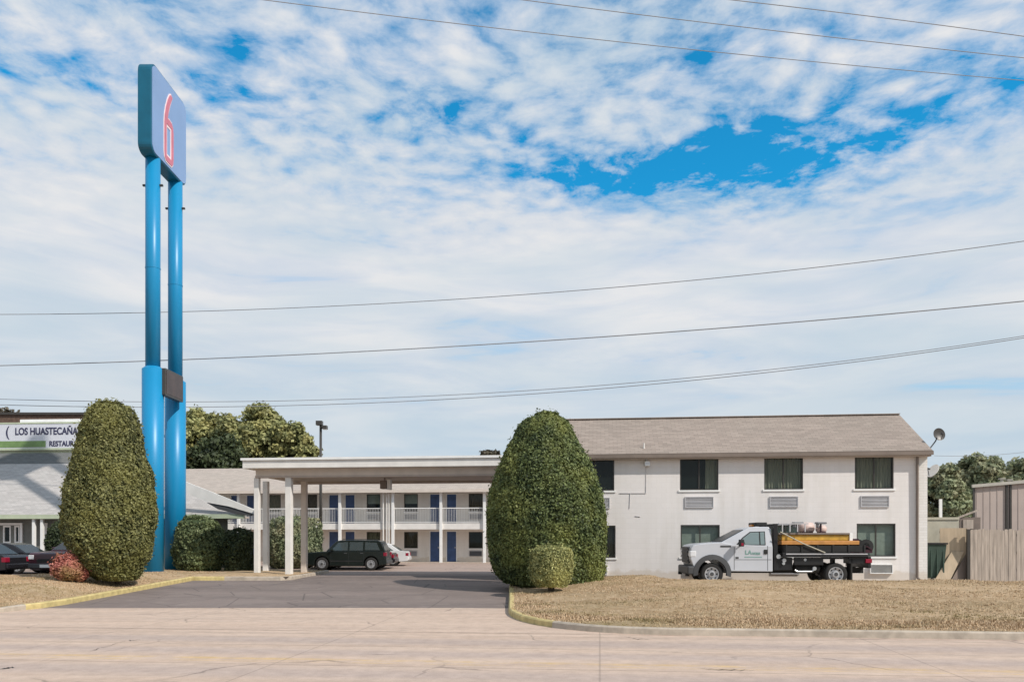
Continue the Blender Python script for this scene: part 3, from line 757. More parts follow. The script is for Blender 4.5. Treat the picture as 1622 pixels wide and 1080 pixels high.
r = MB(); r.box(sl, ex-.05, -.28, .01, zf-.2, zf-.12); r.build('soffit', 'soffit', roof)
r = MB(); r.obox((sl, yr, zr+.03), (ex, yr, zr+.03), .2, .03); r.build('ridge_cap', 'roofA', roof)
# downpipe, conduit, flood lamp
r = MB(); xp, zt_ = FA.at(1453, 722, -.1); r.tube([(xp, -.12, zt_), (xp, -.1, 1), (xp, -.1, .12), (xp+.02, -.25, .03)], .05, 8); r.build('downpipe', 'brown', A)
r = MB()
def cp(px, py): q = FA.at(px, py); return (q[0], -.015, q[1])
for seg in ([(1023, 722), (1023, 781), (981, 781)], [(998, 781), (997, 805)], [(1006, 817), (1014, 818)]):
    r = MB(); r.tube([cp(*q) for q in seg], .012, 5); r.build('conduit', 'grille', A)
fl = MB(); q = FA.at(1025, 735); fl.box(q[0]-.1, q[0]+.1, -.2, -.02, q[1]-.08, q[1]+.1); fl.tube([(q[0], -.1, q[1]+.1), (q[0]-.08, -.1, q[1]+.3)], .02, 6); lo = fl.build('flood_lamp', 'white', A, .02)
fl = MB(); fl.box(q[0]-.075, q[0]+.075, -.21, -.195, q[1]-.06, q[1]+.06); fl.build('lens', 'lamp', lo)
vp = MB()
for px_, hh in ((1020, .22),):
    q = FA.at(px_, 707, .2); vp.tube([(q[0], .2, q[1]-.3), (q[0], .2, q[1]+hh*.6)], .03, 6)
vp.build('vent_pipe', 'white2', A)

def dish(label, c, r_, tilt, rz, mat, arm, name='satellite_dish'):
    t = thing(name, label, 'satellite dish', c, rz, 'satellite dishes on the motel corner')
    mb = MB(); n = 24; vs = []
    for k in range(5):
        rr = r_*k/4; dz = .18*r_*(k/4)**2
        for i in range(n): vs.append((rr*math.cos(2*PI*i/n), rr*1.05*math.sin(2*PI*i/n), dz))
    fs = [(k*n+i, k*n+(i+1) % n, (k+1)*n+(i+1) % n, (k+1)*n+i) for k in range(4) for i in range(n)]
    m2 = Matrix.Rotation(tilt, 4, 'X'); vs = [m2 @ Vector(v) for v in vs]+[m2 @ (Vector(v)+Vector((0, 0, -.015))) for v in vs]
    nv = 5*n; fs2 = fs+[tuple(nv+j for j in f[::-1]) for f in fs]+[(4*n+i, 4*n+(i+1) % n, nv+4*n+(i+1) % n, nv+4*n+i) for i in range(n)]
    mb.add(vs, fs2); mb.build('reflector', mat, t, smooth=False)
    mb = MB(); lnb = m2 @ Vector((0, -.2*r_, r_*1.1)); bot = m2 @ Vector((0, -r_, .1)); mb.tube([bot, lnb], .015, 6); mb.tube([lnb, lnb+(m2 @ Vector((0, .03, -.1)))], .035, 8); mb.build('feed_arm', 'flare', t)
    mb = MB(); mb.tube([m2 @ Vector((0, 0, -.02))]+[Vector(a) for a in arm], .025, 8); mb.build('mast', 'flare', t)
    return t
p = FA.world(FA.at(1487, y=.3)[0], .3, FA.at(1487, 688, .3)[1])
dish('round dark dish standing on the roof corner of the white motel', p, .235, math.radians(80), math.radians(5), 'frame', [(-.1, .05, -.25), (-.42, 0, -.62)])
p = FA.world(FA.at(1479, y=.6)[0], .6, FA.at(1479, 746, .6)[1])
dish('pale dish seen edge on, on the motel side wall below the roof corner', p, .27, math.radians(60), math.radians(-75), 'white', [(-.15, .1, -.2), (-.1, -.42, -.25)])

# ================================================================== far motel wing
FB = Frame(702, 56.6, TH, .36)
B = FB.thing('motel_wing', 'long two storey motel wing with balcony and blue doors beyond the canopy', 'building')
bx0, bx1 = FB.at(232)[0], FB.at(850)[0]
zU_t, zU_b = FB.at(702, 782)[1], FB.at(702, 827.5)[1]; zL_t, zL_b = FB.at(702, 841)[1], .0
zwUt, zwUb = FB.at(650, 782)[1], FB.at(650, 810)[1]; zwLt, zwLb = FB.at(650, 842)[1], FB.at(650, 868)[1]
eaveB = FB.at(702, 777.5, -1.5)[1]; deck = FB.at(702, 828, -1.4)[1]; deckb = FB.at(702, 838, -1.4)[1]
per = FB.at(702)[0]-FB.at(541.5)[0]
holes = []; dl = []; wl = []
for k in range(-1, 4):
    c = -k*per
    for sgn in (-1, 1):
        for zz in (0, 1):
            xa, xc = sorted((c+sgn*.24, c+sgn*.97)); h = (xa, xc, zL_b+.02 if zz == 0 else deck, zL_t if zz == 0 else zU_t)
            if bx0 < xa and xc < bx1: holes.append(h); dl.append(h)
            xa, xc = sorted((c+sgn*1.84, c+sgn*2.84)); h = (xa, xc, zwLb if zz == 0 else zwUb, zwLt if zz == 0 else zwUt)
            if bx0 < xa and xc < bx1: holes.append(h); wl.append((h, zz, k, sgn))
w = MB(); wall_holes(w, bx0, bx1, -.3, eaveB+.3, holes)
DB = 9.5
for xx in (bx0, bx1): w.add([(xx, 0, -.3), (xx, DB, -.3), (xx, DB, eaveB+.3), (xx, 0, eaveB+.3)], [(0, 1, 2, 3)])
w.add([(bx0, DB, -.3), (bx1, DB, -.3), (bx1, DB, eaveB+.3), (bx0, DB, eaveB+.3)], [(0, 1, 2, 3)])
w.build('wall', 'wallB', B)
for (a, b, c, d) in dl:
    m_ = MB(); m_.box(a+.03, b-.03, .06, .11, c+.01, d-.03); do = m_.build('door', 'bluedoor', B)
    m_ = MB(); m_.box(a-.03, a+.03, -.02, .1, c, d+.03); m_.box(b-.03, b+.03, -.02, .1, c, d+.03); m_.box(a+.03, b-.03, -.018, .1, d-.03, d+.03); m_.build('door_frame', 'white', do)
    m_ = MB(); m_.box(b-.14, b-.09, .0, .06, c+.95, c+1.05); m_.build('handle', 'silver', do)
stl = ['tan_curtain', 'halfblind', 'tan_curtain', 'curtain', None]
for i, ((a, b, c, d), zz, k, sgn) in enumerate(wl):
    st = 'halfblind' if (zz == 1 and k in (0, 1) and sgn*(1 if k else -1) > 0) else stl[i % 5] if stl[i % 5] != 'halfblind' else 'tan_curtain'
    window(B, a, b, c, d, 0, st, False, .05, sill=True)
    grille(B, a+.05, b-.05, c-.55, c-.18, 0, 'grille2' if (zz == 0 and k == 0 and sgn > 0) else 'grille', .08, 'air_conditioner', 5)
s_ = MB(); s_.box(bx0, bx1, -1.4, -.001, deckb, deck-.01); s_.build('balcony_slab', 'white2', B)
s_ = MB(); s_.box(bx0, bx1, -1.7, -.001, -.35, .0); s_.build('walkway', 'slab', B)
zr0 = FB.at(702, 804.5, -1.35)[1]; zr1 = FB.at(702, 826.5, -1.35)[1]
s_ = MB(); s_.obox((bx0, -1.35, zr0), (bx1, -1.35, zr0), .05, .06); s_.obox((bx0, -1.35, zr1), (bx1, -1.35, zr1), .04, .04)
x = bx0
while x < bx1: s_.box(x-.008, x+.008, -1.358, -1.342, zr1+.02, zr0-.03); x += .115
s_.build('railing', 'white', B)
for px_ in (698.5, 767.5, 622.5, 538.5, 462, 378, 299):
    xq = FB.at(px_, y=-1.47)[0]; s_ = MB(); s_.box(xq-.09, xq+.09, -1.56, -1.38-.02, -.02, eaveB-.01); s_.build('column', 'white', B)
for px_ in (607, 612.5, 616):
    xq = FB.at(px_, y=-1.5)[0]; s_ = MB(); s_.tube([(xq, -1.5, eaveB), (xq, -1.5, .05)], .045, 6); s_.build('downpipe', 'white2', B)
yrB = 5.2; zrB = FB.at(340, 742, yrB)[1]
r = MB(); e0, e1 = bx0-.4, bx1+.3
r.add([(e0, -1.9, eaveB+.08), (e1, -1.9, eaveB+.08), (e1, yrB, zrB), (e0, yrB, zrB)], [(0, 1, 2, 3)]); r.add([(e0, DB+.9, eaveB+.08), (e1, DB+.9, eaveB+.08), (e1, yrB, zrB), (e0, yrB, zrB)], [(0, 1, 2, 3)])
for xx in (e0, e1): r.add([(xx, -1.9, eaveB+.08), (xx, DB+.9, eaveB+.08), (xx, yrB, zrB)], [(0, 1, 2)])
rb = r.build('roof', 'roofB', B)
r = MB(); r.box(e0, e1, -1.95, -1.87, eaveB-.1, eaveB+.09); r.build('fascia', 'cream', rb)
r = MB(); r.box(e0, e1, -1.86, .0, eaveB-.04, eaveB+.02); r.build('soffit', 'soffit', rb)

# ================================================================== canopy over the drive
FC = Frame(458, 35.5, TH, .28)
K = FC.thing('entrance_canopy', 'flat roofed white entrance canopy on square posts over the driveway', 'canopy')
cl = FC.at(384, y=-.9)[0]; cr_ = FC.at(822, y=-.9)[0]-.2
zt1 = FC.at(384, 725.5, -.9)[1]; zt0 = FC.at(384, 741.5, -.9)[1]; zbm = FC.at(405, 756.5, -.45)[1]
DC = 4.6
c_ = MB(); c_.box(cl, cr_, -.9, DC, zt0, zt1-.1); c_.build('roof_slab', 'white2', K, .01)
c_ = MB(); c_.box(cl-.06, cr_+.02, -.97, DC+.05, zt1-.1, zt1); c_.build('roof_edge', 'white', K)
bl = FC.at(405, y=-.45)[0]
c_ = MB(); c_.box(bl, cr_-.3, -.45, -.15, zbm+.08, zt0-.003); c_.box(bl, cr_-.3, DC-.9, DC-.6, zbm+.08, zt0-.003); c_.box(bl, bl+.3, -.148, DC-.902, zbm+.08, zt0-.003)
c_.build('beam', 'cream', K)
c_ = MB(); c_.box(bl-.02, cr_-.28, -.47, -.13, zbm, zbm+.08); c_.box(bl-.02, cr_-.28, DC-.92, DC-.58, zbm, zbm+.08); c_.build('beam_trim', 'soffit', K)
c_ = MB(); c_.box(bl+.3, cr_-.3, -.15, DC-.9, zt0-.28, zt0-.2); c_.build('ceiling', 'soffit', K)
for px_, yy, ww, mt in ((458, -.3, .27, 'white2'), (407.5, -.3, .22, 'white2'), (421.5, 1.75, .24, 'white2'), (482, 1.75, .25, 'cream')):
    xq = FC.at(px_, y=yy)[0]; c_ = MB(); c_.box(xq-ww/2, xq+ww/2, yy-ww/2, yy+ww/2, -.1, zbm); po = c_.build('post', mt, K, .012)
    c_ = MB(); c_.box(xq-ww/2-.03, xq+ww/2+.03, yy-ww/2-.03, yy+ww/2+.03, -.12, .12); c_.build('post_base', 'kerb', po)
for lx in (cr_-.35,):
    for yy in (-.3, 1.75): c_ = MB(); c_.box(lx-.13, lx+.13, yy-.13, yy+.13, -.1, zbm); c_.build('post', 'white2', K, .012)
q = FC.at(613, 768, 1.5)
c_ = MB(); c_.box(q[0]-.28, q[0]+.02, 1.3, 1.7, q[1]-.18, q[1]+.2); lo = c_.build('hanging_lamp', 'brown', K, .02)
c_ = MB(); c_.box(q[0]+.03, q[0]+.2, 1.35, 1.65, q[1]-.22, q[1]+.25); c_.build('lamp_cover', 'white', lo, .02)
c_ = MB(); c_.tube([(q[0]-.1, 1.5, q[1]+.2), (q[0]-.1, 1.5, zt0-.2)], .03, 6); c_.build('bracket', 'brown', lo)

# lamp post
t = thing('street_lamp', 'tall dark lamp post beside the trees behind the canopy', 'lamp post', (X(508, 51), 51, .3))
m_ = MB(); zt_ = Z(671, 51)-.3; m_.tube([(0, 0, -.1), (0, 0, zt_)], [.11, .08], 8); m_.build('pole', 'frame', t, smooth=True)
m_ = MB(); m_.box(-.28, .12, -.2, .2, zt_-.1, zt_+.18); h_ = m_.build('lamp_head', 'frame', t, .02)
m_ = MB(); m_.box(.12, .42, -.2, .2, zt_-.35, zt_-.12); m_.obox((0, 0, zt_-.25), (.2, 0, zt_-.25), .06, .06); m_.build('lamp_head', 'frame', t, .02)
m_ = MB(); m_.box(.15, .40, -.17, .17, zt_-.37, zt_-.352); m_.build('lens', 'lamp', h_)

# ================================================================== pole sign
sx = -16.33; SY0, SY1 = 36.0, 39.85; gz = .42
S = thing('pole_sign', 'very tall pole sign with blue square face and red number six on two blue poles', 'sign', (sx-.3, 37.9, gz))
def loc(x, y, z): return (x-(sx-.3), y-37.9, z-gz)
zt_, zb_ = Z(95.5, 36.0), Z(239, 36.0)
def rrect(y0, y1, z0, z1, r, n=6):
    pts = []
    for (cy, cz, a0) in ((y1-r, z1-r, 0), (y0+r, z1-r, PI/2), (y0+r, z0+r, PI), (y1-r, z0+r, 1.5*PI)):
        for i in range(n+1): a = a0+PI/2*i/n; pts.append((cy+r*math.cos(a), cz+r*math.sin(a)))
    return pts
def xprism(mb, pts, x0, x1, m=None):       # pts (y,z)
    n = len(pts); v = [loc(x0, a, b) for a, b in pts]+[loc(x1, a, b) for a, b in pts]
    mb.add(v, [tuple(range(n)), tuple(range(2*n-1, n-1, -1))]+[(i, n+i, n+(i+1) % n, (i+1) % n) for i in range(n)], m)
m_ = MB(); xprism(m_, rrect(SY0, SY1, zb_, zt_, .42), sx-.61, sx); cab = m_.build('sign_cabinet', 'teal', S, .02)
m_ = MB(); xprism(m_, rrect(SY0+.07, SY1-.07, zb_+.07, zt_-.07, .36), sx+.001, sx+.03); m_.build('sign_face', 'signface', S)
m_ = MB(); xprism(m_, rrect(SY0+.07, SY1-.07, zb_+.07, zt_-.07, .36), sx-.64, sx-.611); m_.build('sign_face', 'signface', S)
# numeral
def six(o, grow):
    g_ = grow
    # outline of a tall narrow 6: stem sweeps up and back to the right
    out = []
    W_, H_ = 1.35, 3.35
    pts = [(.98, 3.35), (1.2, 3.28), (.86, 2.85), (.62, 2.45), (.48, 2.06), (.75, 2.06), (1.1, 2.02), (1.3, 1.86), (1.36, 1.6), (1.36, .38), (1.3, .14), (1.1, 0), (.26, 0), (.06, .14), (0, .38), (0, 1.75), (.06, 2.1), (.22, 2.5), (.5, 2.95), (.78, 3.26)]
    ctr = Vector((.68, 1.4))
    n = len(pts); res = []
    for i in range(n):
        a, b, c = Vector(pts[i-1]), Vector(pts[i]), Vector(pts[(i+1) % n]); d1 = (b-a).normalized(); d2 = (c-b).normalized()
        nn = (Vector((d1.y, -d1.x))+Vector((d2.y, -d2.x)))
        nn = nn.normalized() if nn.length > .01 else Vector((0, 0)); res.append(b-nn*g_*-1 if False else b+nn*(-g_)*(1 if area(pts) > 0 else -1)*-1)
    return [(p.x, p.y) for p in res]
def area(p): return sum(p[i][0]*p[(i+1) % len(p)][1]-p[(i+1) % len(p)][0]*p[i][1] for i in range(len(p)))/2
def tris(mb, outer, hole, x0, x1):
    from mathutils.geometry import tessellate_polygon
    ps = [[Vector((a, b, 0)) for a, b in outer]]+([[Vector((a, b, 0)) for a, b in hole]] if hole else [])
    flat = [q for l in ps for q in l]; ts = tessellate_polygon(ps)
    k = len(flat); v = [loc(x1, q.x, q.y) for q in flat]+[loc(x0, q.x, q.y) for q in flat]
    fs = [tuple(t_) for t_ in ts]
    st = 0
    for l in ps:
        m2 = len(l); fs += [(st+i, st+(i+1) % m2, k+st+(i+1) % m2, k+st+i) for i in range(m2)]; st += m2
    mb.add(v, fs)
oy, oz = 37.25, Z(260, 37.8)
six_r = [(a*.72+oy, b+oz) for a, b in six(None, 0)]; six_w = [(a*.72+oy, b+oz) for a, b in six(None, .07)]
hole_r = [(a*.72+oy, b+oz) for a, b in [(.30, .26), (1.06, .26), (1.06, 1.76), (.30, 1.76)]]; hole_w = [(a*.72+oy, b+oz) for a, b in [(.42, .36), (.94, .36), (.94, 1.64), (.42, 1.64)]]
m_ = MB(); tris(m_, six_w, hole_w, sx+.031, sx+.05); m_.build('numeral_outline', 'pinkwhite', S)
m_ = MB(); tris(m_, six_r, hole_r, sx+.051, sx+.07); m_.build('numeral', 'red', S)
PX = sx-.305
for (py_, rl, ru, zs_) in ((36.85, .475, .325, Z(585, 36.85)), (39.3, .49, .335, Z(605, 39.3))):
    m_ = MB(); n = 28
    m_.tube([loc(PX, py_, .1), loc(PX, py_, zs_), ], [rl, rl], n); m_.tube([loc(PX, py_, zs_-.005), loc(PX, py_, zs_+.12)], [rl, ru], n, cap=False); m_.tube([loc(PX, py_, zs_-.1), loc(PX, py_, zb_+.1)], ru, n)
    po = m_.build('pole', 'blue', S); 
    for p_ in po.data.polygons: p_.use_smooth = len(p_.vertices) == 4
    m_ = MB(); zl = 18.35 if py_ < 38 else 18.3
    m_.box(*[a for a in (PX-(sx-.3)-ru-.14, PX-(sx-.3)-ru+.02)], py_-37.9-.05, py_-37.9+.05, zl-gz-.04, zl-gz+.04)
    m_.box(PX-(sx-.3)+ru-.02, PX-(sx-.3)+ru+.14, py_-37.9-.05, py_-37.9+.05, zl-gz-.04, zl-gz+.04); m_.build('pole_lug', 'frame', po)
    for zw in ((Z(425, py_), ) if py_ < 38 else (Z(452, py_),)):
        m_ = MB(); m_.tube([loc(PX, py_, zw-.03), loc(PX, py_, zw+.03)], ru+.012, n, cap=False); m_.build('weld_ring', 'blue', po)
    m_ = MB(); m_.box(py_*0+PX-(sx-.3)-rl-.12, PX-(sx-.3)+rl+.12, py_-37.9-rl-.12, py_-37.9+rl+.12, -.3, .07); m_.build('footing', 'kerb', po)
m_ = MB(); y0, y1 = 36.75, 38.75; z0, z1 = Z(632, 37.8), Z(590, 37.8); xx0, xx1 = PX+.36, PX+.62
xprism(m_, rrect(y0, y1, z0, z1, .06), xx0, xx1); bo = m_.build('message_box', 'frame', S, .015)
m_ = MB(); m_.box(*(xx1+.001-(sx-.3), xx1+.015-(sx-.3)), y0-37.9+.1, y1-37.9-.1, z0-gz+.1, z1-gz-.1); m_.build('message_face', 'signdark', bo)
m_ = MB()
for zz in (z0+.25, z1-.25): m_.box(PX+.15-(sx-.3), xx0-(sx-.3), 36.8-37.9, 39.3-37.9, zz-gz-.05, zz-gz+.05)
m_.build('bracket', 'frame', bo)

# ================================================================== restaurant (left)
FR = Frame(60, 42.6, math.radians(4.5), .42)
R_ = FR.thing('restaurant_building', 'low restaurant with big grey hipped roof and white windows at the left edge', 'building')
rzE = FR.at(200, 815, -.8)[1]; rzR = FR.at(198, 716, 6.5)[1]; x1_ = FR.at(386, y=-.8)[0]; xr_ = FR.at(200, y=6.5)[0]; x0_ = -16.0
zMid = rzE+(rzR-rzE)*.86
def onslope(f): return (-.8+7.3*f, rzE+(rzR-rzE)*f)
ym, zm = onslope(.80)
r = MB()
xm = x1_+(xr_-x1_)*.8
r.add([(x0_, -.8, rzE), (x1_, -.8, rzE), (xm, ym, zm), (x0_, ym, zm)], [(0, 1, 2, 3)])
r.add([(x1_, -.8, rzE), (xr_-1.5, 13.8, rzE), (xr_, 6.5, rzR), (xm, ym, zm)], [(0, 1, 2, 3)]); r.add([(x0_, 13.8, rzE), (xr_-1.5, 13.8, rzE), (xr_, 6.5, rzR), (x0_, 6.5, rzR)], [(0, 1, 2, 3)])
rf = r.build('roof', 'roofR', R_)
r = MB(); r.add([(x0_, ym, zm), (xm, ym, zm), (xr_, 6.5, rzR), (x0_, 6.5, rzR)], [(0, 1, 2, 3)]); r.build('upper_roof', 'roofR2', rf)
r = MB(); r.box(x0_, x1_+.02, -.88, -.79, rzE-.2, rzE+.02); r.obox((x1_+.02, -.78, rzE-.09), (xr_-1.48, 13.8, rzE-.09), .08, .2); r.build('fascia', 'palegreen', rf)
r = MB(); r.box(x0_, x1_-.05, -.78, -.0, rzE-.18, rzE-.1); r.build('soffit', 'soffit', rf)
# pale rake fascia running down past the eave corner, a dark panel standing for the shade beneath
def strip(name, pts, y, th, mat):
    ps = [FR.at(a, b, y) for a, b in pts]; r = MB(); r.prism([(a, b) for a, b in ps], y, y+th); return r.build(name, mat, rf)
strip('rake_board', [(255, 746), (292, 762), (333, 778), (372, 794), (405, 808), (405, 814), (360, 801), (329, 795), (292, 780), (255, 764)], -1.0, .14, 'white2')
strip('rake_shade', [(327, 795.5), (361, 801.5), (404, 814.5), (396, 817), (372, 813), (345, 806)], -.95, .1, 'flare')
wx1 = x1_-1.2
hol = []; wn = []
for a, b, t_, bt in ((-60, -38, 831, 870), (-30, -8, 831, 870), (4, 17, 832, 860), (22, 31, 832, 860)):
    u0, z1 = FR.at(a, t_); u1, z0 = FR.at(b, bt); hol.append((u0, u1, z0, z1))
w = MB(); wall_holes(w, x0_+.8, wx1, -.3, rzE-.1, hol); w.add([(wx1, 0, -.3), (xr_-2.2, 13, -.3), (xr_-2.2, 13, rzE-.1), (wx1, 0, rzE-.1)], [(0, 1, 2, 3)])
w.add([(x0_+.8, 13, -.3), (xr_-2.2, 13, -.3), (xr_-2.2, 13, rzE-.1), (x0_+.8, 13, rzE-.1)], [(0, 1, 2, 3)]); w.build('wall', 'greywall', R_)
for h in hol: window(R_, *h, 0, None, False, .09, 'white')
u0, z1 = FR.at(-10, 828); u1, z0 = FR.at(37, 828); w = MB()
w.box(u0, u1, -.06, -.01, 0, .75); w.box(u1-.12, u1, -.1, -.01, .75, z1); w.box(u0, u1-.12, -.1, -.01, z1-.12, z1); w.build('window_surround', 'white', R_)
for pa in (54, 67):
    u, zz = FR.at(pa, y=-.7)[0], 0; w = MB(); w.box(u-.07, u+.07, -.77, -.63, -.05, rzE-.19); w.build('column', 'white', R_)
u0, z1 = FR.at(66, 828); u1, z0 = FR.at(76, 857); w = MB(); w.box(u0, u1, -.05, -.005, z0, z1); w.build('notice_board', 'white', R_)
u0, z1 = FR.at(285, 826); u1 = FR.at(367, y=0)[0]
# sign block behind the ridge
sy = 7.0
u0 = x0_; u1, zt_ = FR.at(133, 668, sy); zb_ = FR.at(60, 712.5, sy)[1]
w = MB(); w.box(u0, u1, sy+.25, sy+1.2, rzR-1.5, zt_+.0); w.build('parapet', 'palegreen', R_)
w = MB(); u2, z2 = FR.at(30, 664, sy+.3); w.box(u2, u1-.3, sy+.4, sy+1.1, zt_+.001, z2); w.build('parapet_cap', 'white', R_)
SG = thing('roof_sign', 'long white and green restaurant name board on the roof ridge', 'sign', FR.world((u0+u1)/2, sy, zb_), -FR.th)
mx_ = (u0+u1)/2
w = MB(); w.box(u0-mx_, u1-mx_, -.08, .24, 0, zt_-zb_); w.build('board', 'signwhite', SG, .01)
def zz_(py): return FR.at(60, py, sy-.1)[1]-zb_
def ux(px): return FR.at(px, y=sy-.1)[0]-mx_
w = MB(); w.box(u0-mx_, u1-mx_, -.1, -.081, zz_(671), zz_(668.5)); w.box(u0-mx_, u1-mx_, -.1, -.081, zz_(712.5), zz_(709.5)); w.build('trim', 'palegreen', SG)
w = MB(); w.box(u0-mx_, ux(72), -.1, -.081, zz_(708), zz_(698)); w.build('green_band', 'signgreen', SG)
text_mesh('LOS HUASTECAÑA', 'lettering', 'ink', .62, (ux(23.5), -.09, zz_(688)), (PI/2, 0, 0), SG, .01, .78, .012)
text_mesh('RESTAURANT', 'lettering', 'ink', .46, (ux(77.5), -.09, zz_(706.5)), (PI/2, 0, 0), SG, .01, .85, .01)
text_mesh('(', 'lettering', 'ink', .9, (ux(8), -.09, zz_(690)), (PI/2, 0, 0), SG, .01, 1, .0)
# brick block seen over the sign
t = thing('brick_building', 'brown brick building top seen above the white roof sign', 'building', (X(85, 62), 62, .3))
w = MB(); a, b = X(-60, 62)-X(85, 62), X(138, 62)-X(85, 62); h_ = Z(657, 62)-.3; w.box(a, b, 0, 8, -.4, h_); w.build('wall', 'brickred', t)
w = MB(); w.box(a-.15, b+.15, -.15, 8.15, h_, h_+.18); w.build('roof_edge', 'frame', t)

# ================================================================== vehicles
def arc(cx, cz, r, a0, a1, n=10): return [(cx+r*math.cos(a0+(a1-a0)*i/n), cz+r*math.sin(a0+(a1-a0)*i/n)) for i in range(n+1)]
def wheel(parent, x, y, r, w, rimr, side, style='car', mat='rim'):
    """tyre with rounded shoulders, rim dish on the outer side; side=-1 faces local -y"""
    t = MB(); prof = [(rimr, -w/2+.02), (r-.05, -w/2), (r-.01, -w/2+.03), (r, 0), (r-.01, w/2-.03), (r-.05, w/2), (rimr, w/2-.02)]; n = 28; vs = []
    for rr, yy in prof:
        for i in range(n): a = 2*PI*i/n; vs.append((x+rr*math.cos(a), y+yy, r+rr*math.sin(a)))
    t.add(vs, [(k*n+i, k*n+(i+1) % n, (k+1)*n+(i+1) % n, (k+1)*n+i) for k in range(len(prof)-1) for i in range(n)])
    wo = MB(); wh = t.build('wheel', 'rubber', parent, smooth=True)
    yo = y+side*(w/2-.03); d_ = -side
    rp = [(rimr+.005, 0), (rimr-.03, .0), (rimr-.045, .05), (rimr*.55, .07), (rimr*.42, .02 if style == 'car' else -.02), (.0, .02 if style == 'car' else -.03)]
    vs = [(x+rr*math.cos(2*PI*i/n), yo+d_*yy, r+rr*math.sin(2*PI*i/n)) for rr, yy in rp for i in range(n)]
    wo.add(vs, [(k*n+i, k*n+(i+1) % n, (k+1)*n+(i+1) % n, (k+1)*n+i) for k in range(len(rp)-1) for i in range(n)])
    for i in range(8 if style != 'car' else 10):
        a = 2*PI*i/(8 if style != 'car' else 10)+.2
        if style == 'car': wo.obox((x+.06*math.cos(a), yo+d_*.01, r+.06*math.sin(a)), (x+(rimr-.02)*math.cos(a), yo+d_*.01, r+(rimr-.02)*math.sin(a)), .035, .03, up=(0, 1, 0))
    for i in range(8 if style != 'car' else 0):
        a = 2*PI*i/8; rr = rimr*.74; wo.tube([(x+rr*math.cos(a), yo+d_*.055, r+rr*math.sin(a)), (x+rr*math.cos(a), yo+d_*.04, r+rr*math.sin(a))], rimr*.12, 8, 'matteblack')
    wo.tube([(x, yo+d_*.03, r), (x, yo-d_*.03, r)], .07, 10, 'flare')
    wo.build('rim', mat, wh)
    return wh
def car(name, label, cat, loc_, rz, paint, L_, W_, H_, kind='sedan', group=None, facing=-1):
    """local +x runs to the tail; front at x=0"""
    t = thing(name, label, cat, loc_, rz, group)
    hw = W_/2; r = .33 if kind == 'sedan' else .365
    fx, rx = (.92, L_-.95) if kind == 'sedan' else (.85, L_-.85)
    belt = .92 if kind == 'sedan' else 1.08; ar = r+.065
    if kind == 'sedan':
        top = [(0.02, .55), (.08, .7), (.6, .83), (1.35, belt-.01), (3.5, belt), (L_-.12, belt-.02), (L_-.02, .8), (L_, .55)]
        gh = [(1.25, belt-.02), (2.0, H_-.07), (2.4, H_), (3.05, H_-.01), (3.4, H_-.08), (4.05, belt-.01)]
        wins_ = [[(1.55, belt+.02), (2.08, H_-.13), (2.52, H_-.09), (2.52, belt+.02)], [(2.6, belt+.02), (2.6, H_-.09), (3.1, H_-.11), (3.6, belt+.03)]]
    else:
        top = [(0.0, .55), (.02, .95), (.12, 1.0), (1.15, belt-.02), (1.2, belt), (L_-.08, belt), (L_-.02, .9), (L_, .55)]
        gh = [(1.08, belt-.02), (1.62, H_-.08), (1.85, H_-.02), (2.5, H_), (L_-.5, H_-.03), (L_-.32, H_-.1), (L_-.06, belt)]
        wins_ = [[(1.38, belt+.03), (1.76, H_-.15), (2.3, H_-.12), (2.3, belt+.03)], [(2.4, belt+.03), (2.4, H_-.12), (3.15, H_-.12), (3.15, belt+.03)], [(3.25, belt+.05), (3.25, H_-.13), (L_-.55, H_-.15), (L_-.35, belt+.05)]]
    bot = [(L_, .32)]+[(rx+ar, .27)]+arc(rx, r, ar, -.12, PI+.12)[0:]+[(rx-ar, .24), (fx+ar, .24)]+arc(fx, r, ar, -.12, PI+.12)+[(fx-ar, .27), (0.04, .32)]
    b = MB(); prof = top+bot; b.prism(prof, -hw, hw)
    body = b.build('body', paint, t, .05, seg=3)
    g_ = MB(); k_ = .17
    wz = lambda z: 1-k_*max(0, (z-belt)/(H_-belt))
    g_.prism(gh, -hw+.02, hw-.02, w=wz); g_.build('cabin', paint, t, .04, seg=3)
    wz2 = lambda z: wz(z)
    for wi in wins_:
        for sgn in (-1, 1):
            g2 = MB(); pts = [(x, sgn*((hw-.02)*wz2(z)+.006), z) for x, z in wi]; pts2 = [(x, sgn*((hw-.02)*wz2(z)-.01), z) for x, z in wi]; n = len(pts)
            g2.add(pts+pts2, [tuple(range(n)), tuple(range(2*n-1, n-1, -1))]+[(i, n+i, n+(i+1) % n, (i+1) % n) for i in range(n)]); g2.build('side_window', 'suvglass' if kind == 'suv' else 'winblk', t)
    # windscreen and rear window
    def screen(pa, pb, nm, s_=1):
        (xa, za), (xb_, zb2) = pa, pb; g2 = MB(); off = .012
        dx, dz = xb_-xa, zb2-za; ln = math.hypot(dx, dz); nx, nz = -dz/ln*off*s_, dx/ln*off*s_
        ya, yb = (hw-.1)*wz(za), (hw-.1)*wz(zb2)
        A_ = [(xa+nx+dx*.1, -ya, za+nz+dz*.1), (xa+nx+dx*.1, ya, za+nz+dz*.1), (xb_+nx-dx*.06, yb, zb2+nz-dz*.06), (xb_+nx-dx*.06, -yb, zb2+nz-dz*.06)]
        B_ = [(a-nx*1.6, c, e-nz*1.6) for a, c, e in A_]; g2.add(A_+B_, [(0, 1, 2, 3), (7, 6, 5, 4), (0, 4, 5, 1), (1, 5, 6, 2), (2, 6, 7, 3), (3, 7, 4, 0)]); g2.build(nm, 'winblk', t)
    screen(gh[0], gh[1], 'windscreen'); screen(gh[-2], gh[-1], 'rear_window')
